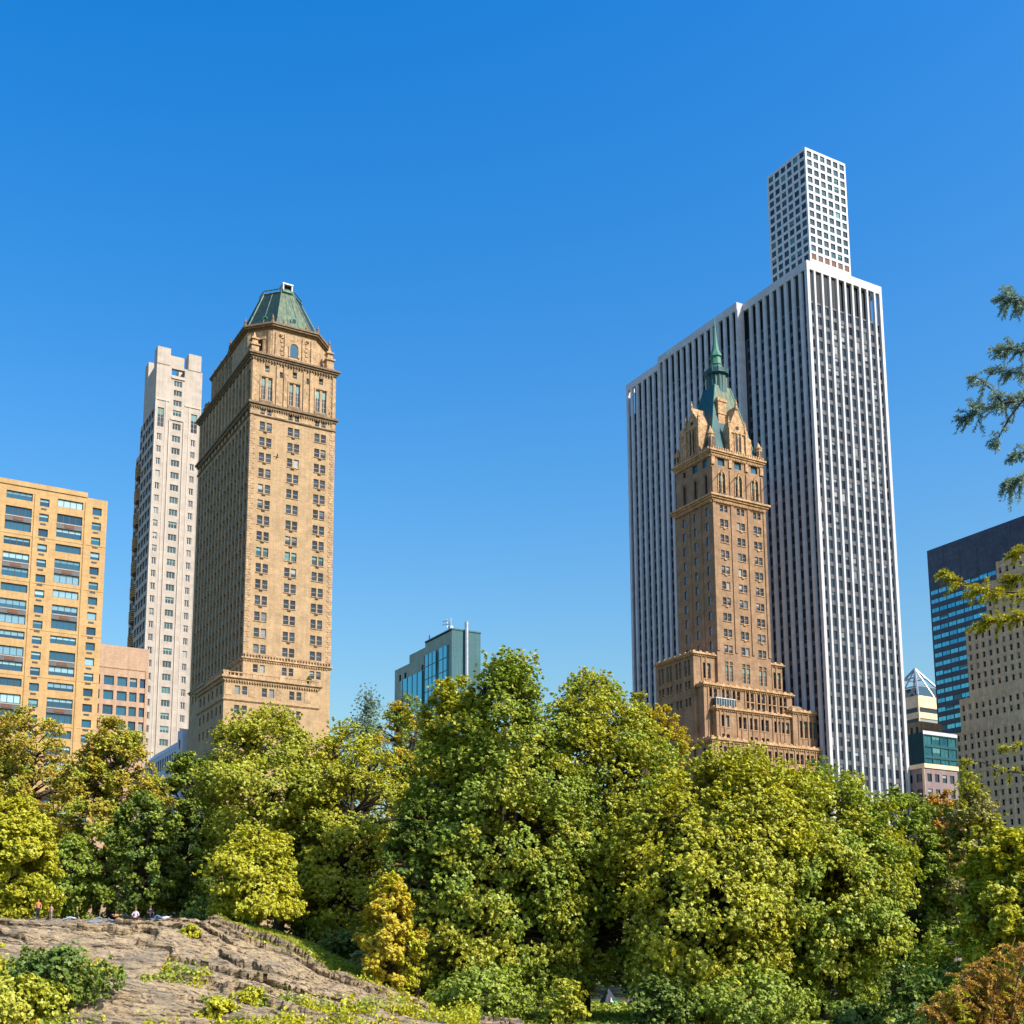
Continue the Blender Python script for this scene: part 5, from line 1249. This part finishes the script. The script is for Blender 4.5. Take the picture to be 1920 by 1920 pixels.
# ------------------------------------------------------------------ people, tent, bird
SK = plain('skin', (.55, .30, .20), .6); 
def person(label, loc, pose, face, shirt, trousers, hair, h=1.7, group='people resting on the rock'):
    """one continuous body grown over a posed skeleton; clothes are zones of its surface, hair is a part"""
    s = h / 1.7
    J = {'stand': dict(pel=(0, 0, .93), che=(0, .0, 1.32), nek=(0, 0, 1.48), hed=(0, -.02, 1.60), kL=(.10, -.02, .50), fL=(.11, .0, .06), kR=(-.10, -.05, .50), fR=(-.12, .02, .06), eL=(.27, .02, 1.12), hL=(.25, -.16, .92), eR=(-.27, .03, 1.12), hR=(-.22, -.2, 1.0)),
         'sit': dict(pel=(0, 0, .14), che=(0, .03, .55), nek=(0, .0, .72), hed=(0, -.04, .85), kL=(.17, -.42, .46), fL=(.14, -.62, .06), kR=(-.17, -.40, .44), fR=(-.12, -.60, .06), eL=(.28, -.14, .42), hL=(.16, -.36, .44), eR=(-.28, -.14, .42), hR=(-.14, -.36, .42)),
         'cross': dict(pel=(0, 0, .13), che=(0, .0, .52), nek=(0, -.02, .69), hed=(0, -.05, .82), kL=(.40, -.28, .16), fL=(-.10, -.40, .08), kR=(-.40, -.28, .16), fR=(.12, -.34, .08), eL=(.30, -.10, .36), hL=(.14, -.32, .24), eR=(-.30, -.10, .36), hR=(-.14, -.32, .24)),
         'legs': dict(pel=(0, 0, .14), che=(0, .10, .54), nek=(0, .12, .71), hed=(0, .10, .84), kL=(.12, -.48, .26), fL=(.12, -.92, .07), kR=(-.12, -.48, .16), fR=(-.12, -.95, .07), eL=(.30, .18, .40), hL=(.30, .34, .10), eR=(-.30, .18, .40), hR=(-.30, .34, .10)),
         'lie': dict(pel=(0, 0, .14), che=(0, .42, .16), nek=(0, .60, .20), hed=(0, .74, .24), kL=(.12, -.42, .38), fL=(.12, -.66, .06), kR=(-.12, -.46, .12), fR=(-.12, -.90, .08), eL=(.32, .30, .08), hL=(.30, .06, .08), eR=(-.32, .34, .08), hR=(-.20, .58, .08))}[pose]
    nm = list(J); me = bpy.data.meshes.new('person'); ed = [('pel', 'che'), ('che', 'nek'), ('nek', 'hed')]
    P = {k: Vector(v) * s for k, v in J.items()}
    for sd in 'LR':
        sg = 1 if sd == 'L' else -1
        P['s' + sd] = P['che'] + Vector((.17 * sg, 0, .07)) * s; P['w' + sd] = P['pel'] + Vector((.09 * sg, 0, -.03)) * s; P['t' + sd] = P['f' + sd] + Vector((0, -.16, -.03)) * s
        P['g' + sd] = P['h' + sd] + (P['h' + sd] - P['e' + sd]).normalized() * .09 * s
        ed += [('che', 's' + sd), ('s' + sd, 'e' + sd), ('e' + sd, 'h' + sd), ('h' + sd, 'g' + sd), ('pel', 'w' + sd), ('w' + sd, 'k' + sd), ('k' + sd, 'f' + sd), ('f' + sd, 't' + sd)]
    P['top'] = P['hed'] + (P['hed'] - P['nek']).normalized() * .08 * s; ed.append(('hed', 'top'))
    nm = list(P); me.from_pydata([P[k] for k in nm], [(nm.index(a), nm.index(b)) for a, b in ed], [])
    rad = dict(pel=.145, che=.15, nek=.058, hed=.088, top=.07, s=.075, e=.045, h=.032, g=.028, w=.10, k=.062, f=.042, t=.035)
    tmp = bpy.data.objects.new('person_base', me); COL.objects.link(tmp)
    md = tmp.modifiers.new('skin', 'SKIN'); md.use_smooth_shade = True
    for i, k in enumerate(nm):
        r = rad.get(k, rad.get(k[0], .05)) * s; me.skin_vertices[0].data[i].radius = (r, r * (.8 if k in ('pel', 'che') else 1))
    me.skin_vertices[0].data[0].use_root = True
    sb = tmp.modifiers.new('sub', 'SUBSURF'); sb.levels = sb.render_levels = 1
    dg = bpy.context.evaluated_depsgraph_get(); body = bpy.data.meshes.new_from_object(tmp.evaluated_get(dg)); bpy.data.objects.remove(tmp)
    body.materials.clear()
    for m_ in (shirt, trousers, SK): body.materials.append(m_)
    segs = [(P['pel'] + (P['che'] - P['pel']) * .2, P['nek'], 0), (P['sL'], P['eL'].lerp(P['hL'], .3), 0), (P['sR'], P['eR'].lerp(P['hR'], .3), 0), (P['eL'].lerp(P['hL'], .4), P['gL'], 2), (P['eR'].lerp(P['hR'], .4), P['gR'], 2), (P['nek'].lerp(P['hed'], .3), P['top'], 2)]
    for sd in 'LR': segs += [(P['w' + sd], P['k' + sd], 1), (P['k' + sd], P['t' + sd], 1)]
    segs.append((P['pel'], P['pel'] + Vector((0, 0, .02)), 1))
    def dist(p, a, b):
        d = b - a; t = max(0, min(1, (p - a).dot(d) / max(d.length_squared, 1e-9))); return (p - a - d * t).length
    for p in body.polygons: p.material_index = min(segs, key=lambda q: dist(p.center, q[0], q[1]))[2]
    o = link('person', body); o.location = loc; o.rotation_euler = (0, 0, face); tag(o, label, 'person', group)
    mb = MB(); c = P['hed'].lerp(P['top'], .55); ax = (P['top'] - P['hed']).normalized(); bk = Vector((0, 1, 0))
    rings = []
    for k in range(6):
        a = (k / 5) * 1.9; rr = .118 * s * math.sin(max(a, .08)); rings.append([c + bk * .022 * s + ax * (.118 * s * math.cos(a)) + (Vector((1, 0, 0)) * math.cos(t) + ax.cross(Vector((1, 0, 0))) * math.sin(t)) * rr for t in [6.2832 * j / 9 for j in range(9)]])
    mb.loft(rings, 0); h_ = mb.build('hair', hair, o, True)
    # face: nose and eyes
    mb = MB(); f_ = P['hed'] + Vector((0, -.09, .01)) * s; mb.frustum((f_.x - .016 * s, f_.x + .016 * s, f_.y - .02 * s, f_.y + .02 * s, f_.z - .03 * s), (f_.x - .007 * s, f_.x + .007 * s, f_.y, f_.y + .02 * s, f_.z + .025 * s))
    mb.build('nose', SK, o)
    mb = MB()
    for sg in (-1, 1): mb.box(f_.x + sg * .033 * s - .011 * s, f_.x + sg * .033 * s + .011 * s, f_.y - .002, f_.y + .02 * s, f_.z + .022 * s, f_.z + .036 * s)
    mb.build('eyes', M['black'], o)
    return o
def cl(n, c): return plain('cloth_' + n, c, .8)
HB, HO, HD = plain('brown_hair', (.06, .03, .015), .6), plain('auburn_hair', (.20, .07, .02), .6), plain('dark_hair', (.012, .01, .01), .5)
def rock_at(px, py, Y):
    y = 1660                                               # walk down to the crest line, then a little in front of it
    while hit(px, y).y > 121 and y < 1790: y += 1
    return hit(px, y + max(2, (py - 1722) * .5)) - Vector((0, 0, .02))
person('person in orange top and dark trousers standing at left of rock crest', rock_at(70, 1729, 116), 'stand', .3, cl('orange', (.55, .20, .07)), cl('black', (.02, .02, .025)), HO, 1.75)
person('shorter person in pale pink standing beside orange-topped person', rock_at(95, 1730, 115.5), 'stand', -.5, cl('pink', (.60, .32, .24)), cl('rose', (.45, .24, .20)), HO, 1.35)
person('person in dark top and pale jeans sitting with legs stretched on rock', rock_at(141, 1727, 114.5), 'legs', -1.25, cl('charcoal', (.02, .02, .03)), cl('pale_jeans', (.42, .46, .56)), HO, 1.7)
person('person in orange lying on rock at left of seated group', rock_at(226, 1728, 114), 'lie', 1.4, cl('amber', (.55, .24, .10)), cl('dark_jeans', (.03, .03, .05)), HB, 1.65)
person('person in white and lilac shirt sitting cross-legged on rock', rock_at(254, 1728, 113.6), 'cross', .1, cl('lilac', (.62, .56, .68)), cl('maroon', (.08, .02, .025)), HO, 1.75)
person('person all in black sitting knees up at right of seated group', rock_at(281, 1726, 115.5), 'sit', .5, cl('jet', (.012, .012, .018)), cl('ink', (.015, .02, .035)), HB, 1.85)
person('person in white and blue reclining behind person all in black', rock_at(303, 1725, 117), 'lie', -1.3, cl('white', (.60, .66, .74)), cl('blue', (.10, .18, .34)), HD, 1.7)
bl = rock_at(200, 1727, 115.5); mb = MB()
gx_, gy_ = np.meshgrid(np.linspace(-1.5, 1.5, 24), np.linspace(-.8, .8, 12))
bz = np.array([[float(rock_z(np.array([bl.x + a]), np.array([bl.y + b]))[0]) + .07 + .05 * math.sin(a * 7 + b * 3) for a, b in zip(ra, rb)] for ra, rb in zip(gx_, gy_)]) - bl.z
o = link('blanket', np_mesh('blanket', np.stack([gx_, gy_, bz], -1).reshape(-1, 3), grid_faces(24, 12), cl('blanket_grey', (.20, .22, .26)))); o.location = bl
so_ = o.modifiers.new('thick', 'SOLIDIFY'); so_.thickness = .02
tag(o, 'grey blanket spread on rock left of the seated group', 'blanket')

tp = at(1141, 1880, 170); tz = gz(tp.x, 170)
t = empty('tent', (tp.x, 170, tz), .35, 'small dark pointed tent with green flap under the trees', 'tent'); mb = MB()
for s in range(1): mb.loft([[(-1.1, -1.0, 0), (1.1, -1.0, 0), (1.1, 1.0, 0), (-1.1, 1.0, 0)], [(-.75, -.72, .8), (.75, -.72, .8), (.75, .72, .8), (-.75, .72, .8)], [(-.06, -.06, 2.15), (.06, -.06, 2.15), (.06, .06, 2.15), (-.06, .06, 2.15)]])
mb.build('canopy', cl('tent_navy', (.03, .035, .06)), t)
mb = MB(); mb.loft([[(-.1, -1.05, .02), (.95, -1.05, .02), (.8, -.86, .55), (.1, -.86, .55)], [(-.1, -1.11, .02), (.95, -1.11, .02), (.8, -.92, .55), (.1, -.92, .55)]]); mb.build('flap', cl('tent_green', (.06, .38, .12)), t)
mb = MB(); mb.loft([[(-.25, -1.06, .4), (.1, -1.06, .4), (0, -.70, 1.1)], [(-.25, -1.12, .4), (.1, -1.12, .4), (0, -.76, 1.1)]]); mb.build('door', cl('tent_cream', (.62, .60, .45)), t)
p2 = at(1178, 1885, 164); person('person in purple sitting on ground beside the dark tent', (p2.x, 164, gz(p2.x, 164)), 'sit', .3, cl('purple', (.16, .08, .22)), cl('plum', (.05, .03, .07)), HD, 1.7, group=None)
# bird gliding in front of the hotel
bp_ = at(519, 857, 150); mb = MB(); mb.lathe(0, 0, [(.01, -.24), (.06, -.1), (.075, .05), (.045, .17), (.05, .22), (.01, .30)], 7)
mb.v = [(x, z, y) for x, y, z in mb.v]
for s in (-1, 1):
    mb.loft([[(0, -.07, .01), (0, .09, .01), (0, .09, .03), (0, -.07, .03)], [(s * .26, -.02, .13), (s * .26, .12, .13), (s * .26, .12, .145), (s * .26, -.02, .145)], [(s * .52, -.10, .10), (s * .52, -.06, .10), (s * .52, -.06, .107), (s * .52, -.10, .107)]])
mb.loft([[(-.03, -.2, 0), (.03, -.2, 0), (.03, -.2, .02), (-.03, -.2, .02)], [(-.09, -.40, 0), (.09, -.40, 0), (.09, -.40, .01), (-.09, -.40, .01)]])
o = mb.build('bird', plain('bird_feathers', (.03, .028, .03), .7)); o.location = bp_; o.rotation_euler = (0, -.5, -1.1); tag(o, 'small dark bird gliding before the tan hotel tower', 'bird')
# ------------------------------------------------------------------ light, sky, camera
sd = bpy.data.lights.new('sun', 'SUN'); sd.energy = 3.3; sd.angle = R_(.5); sd.color = (1.0, .945, .86)
so = bpy.data.objects.new('sun', sd); COL.objects.link(so)
sv = Vector((math.sin(R_(SUN_AZ)) * math.cos(R_(SUN_EL)), math.cos(R_(SUN_AZ)) * math.cos(R_(SUN_EL)), math.sin(R_(SUN_EL))))
so.rotation_euler = sv.to_track_quat('Z', 'Y').to_euler(); so.location = sv * 300
w = bpy.data.worlds.new('World'); scene.world = w; w.use_nodes = True
nt = w.node_tree; bg = nt.nodes['Background']
sk = nt.nodes.new('ShaderNodeTexSky'); sk.sky_type = 'NISHITA'; sk.sun_disc = False
sk.sun_elevation = R_(SUN_EL); sk.sun_rotation = R_(SUN_AZ); sk.altitude = 0; sk.air_density = 2.1; sk.dust_density = 2.7; sk.ozone_density = 7.8
hs = nt.nodes.new('ShaderNodeHueSaturation'); hs.inputs['Saturation'].default_value = 1.43; hs.inputs['Hue'].default_value = .512
nt.links.new(sk.outputs[0], hs.inputs['Color']); nt.links.new(hs.outputs[0], bg.inputs[0]); bg.inputs[1].default_value = .123
cam = bpy.data.cameras.new('camera'); co = bpy.data.objects.new('camera', cam); COL.objects.link(co)
cam.sensor_width = 36; cam.sensor_fit = 'HORIZONTAL'; cam.lens = 36 * FPX / 1920
cam.shift_x = (960 - PX) / 1920; cam.shift_y = (PY - 960) / 1920
co.location = (0, 0, EYE); co.rotation_euler = (math.pi / 2 + PITCH, 0, 0); cam.clip_end = 6000; cam.clip_start = .1
scene.camera = co
vs = scene.view_settings; vs.view_transform = 'Standard'; vs.look = 'None'; vs.exposure = .8; vs.gamma = 1; vs.use_curve_mapping = False
scene.render.resolution_x = scene.render.resolution_y = 1024
scene.cycles.max_bounces = 6; scene.cycles.diffuse_bounces = 3; scene.cycles.glossy_bounces = 3; scene.cycles.transmission_bounces = 4
scene.cycles.caustics_reflective = scene.cycles.caustics_refractive = False
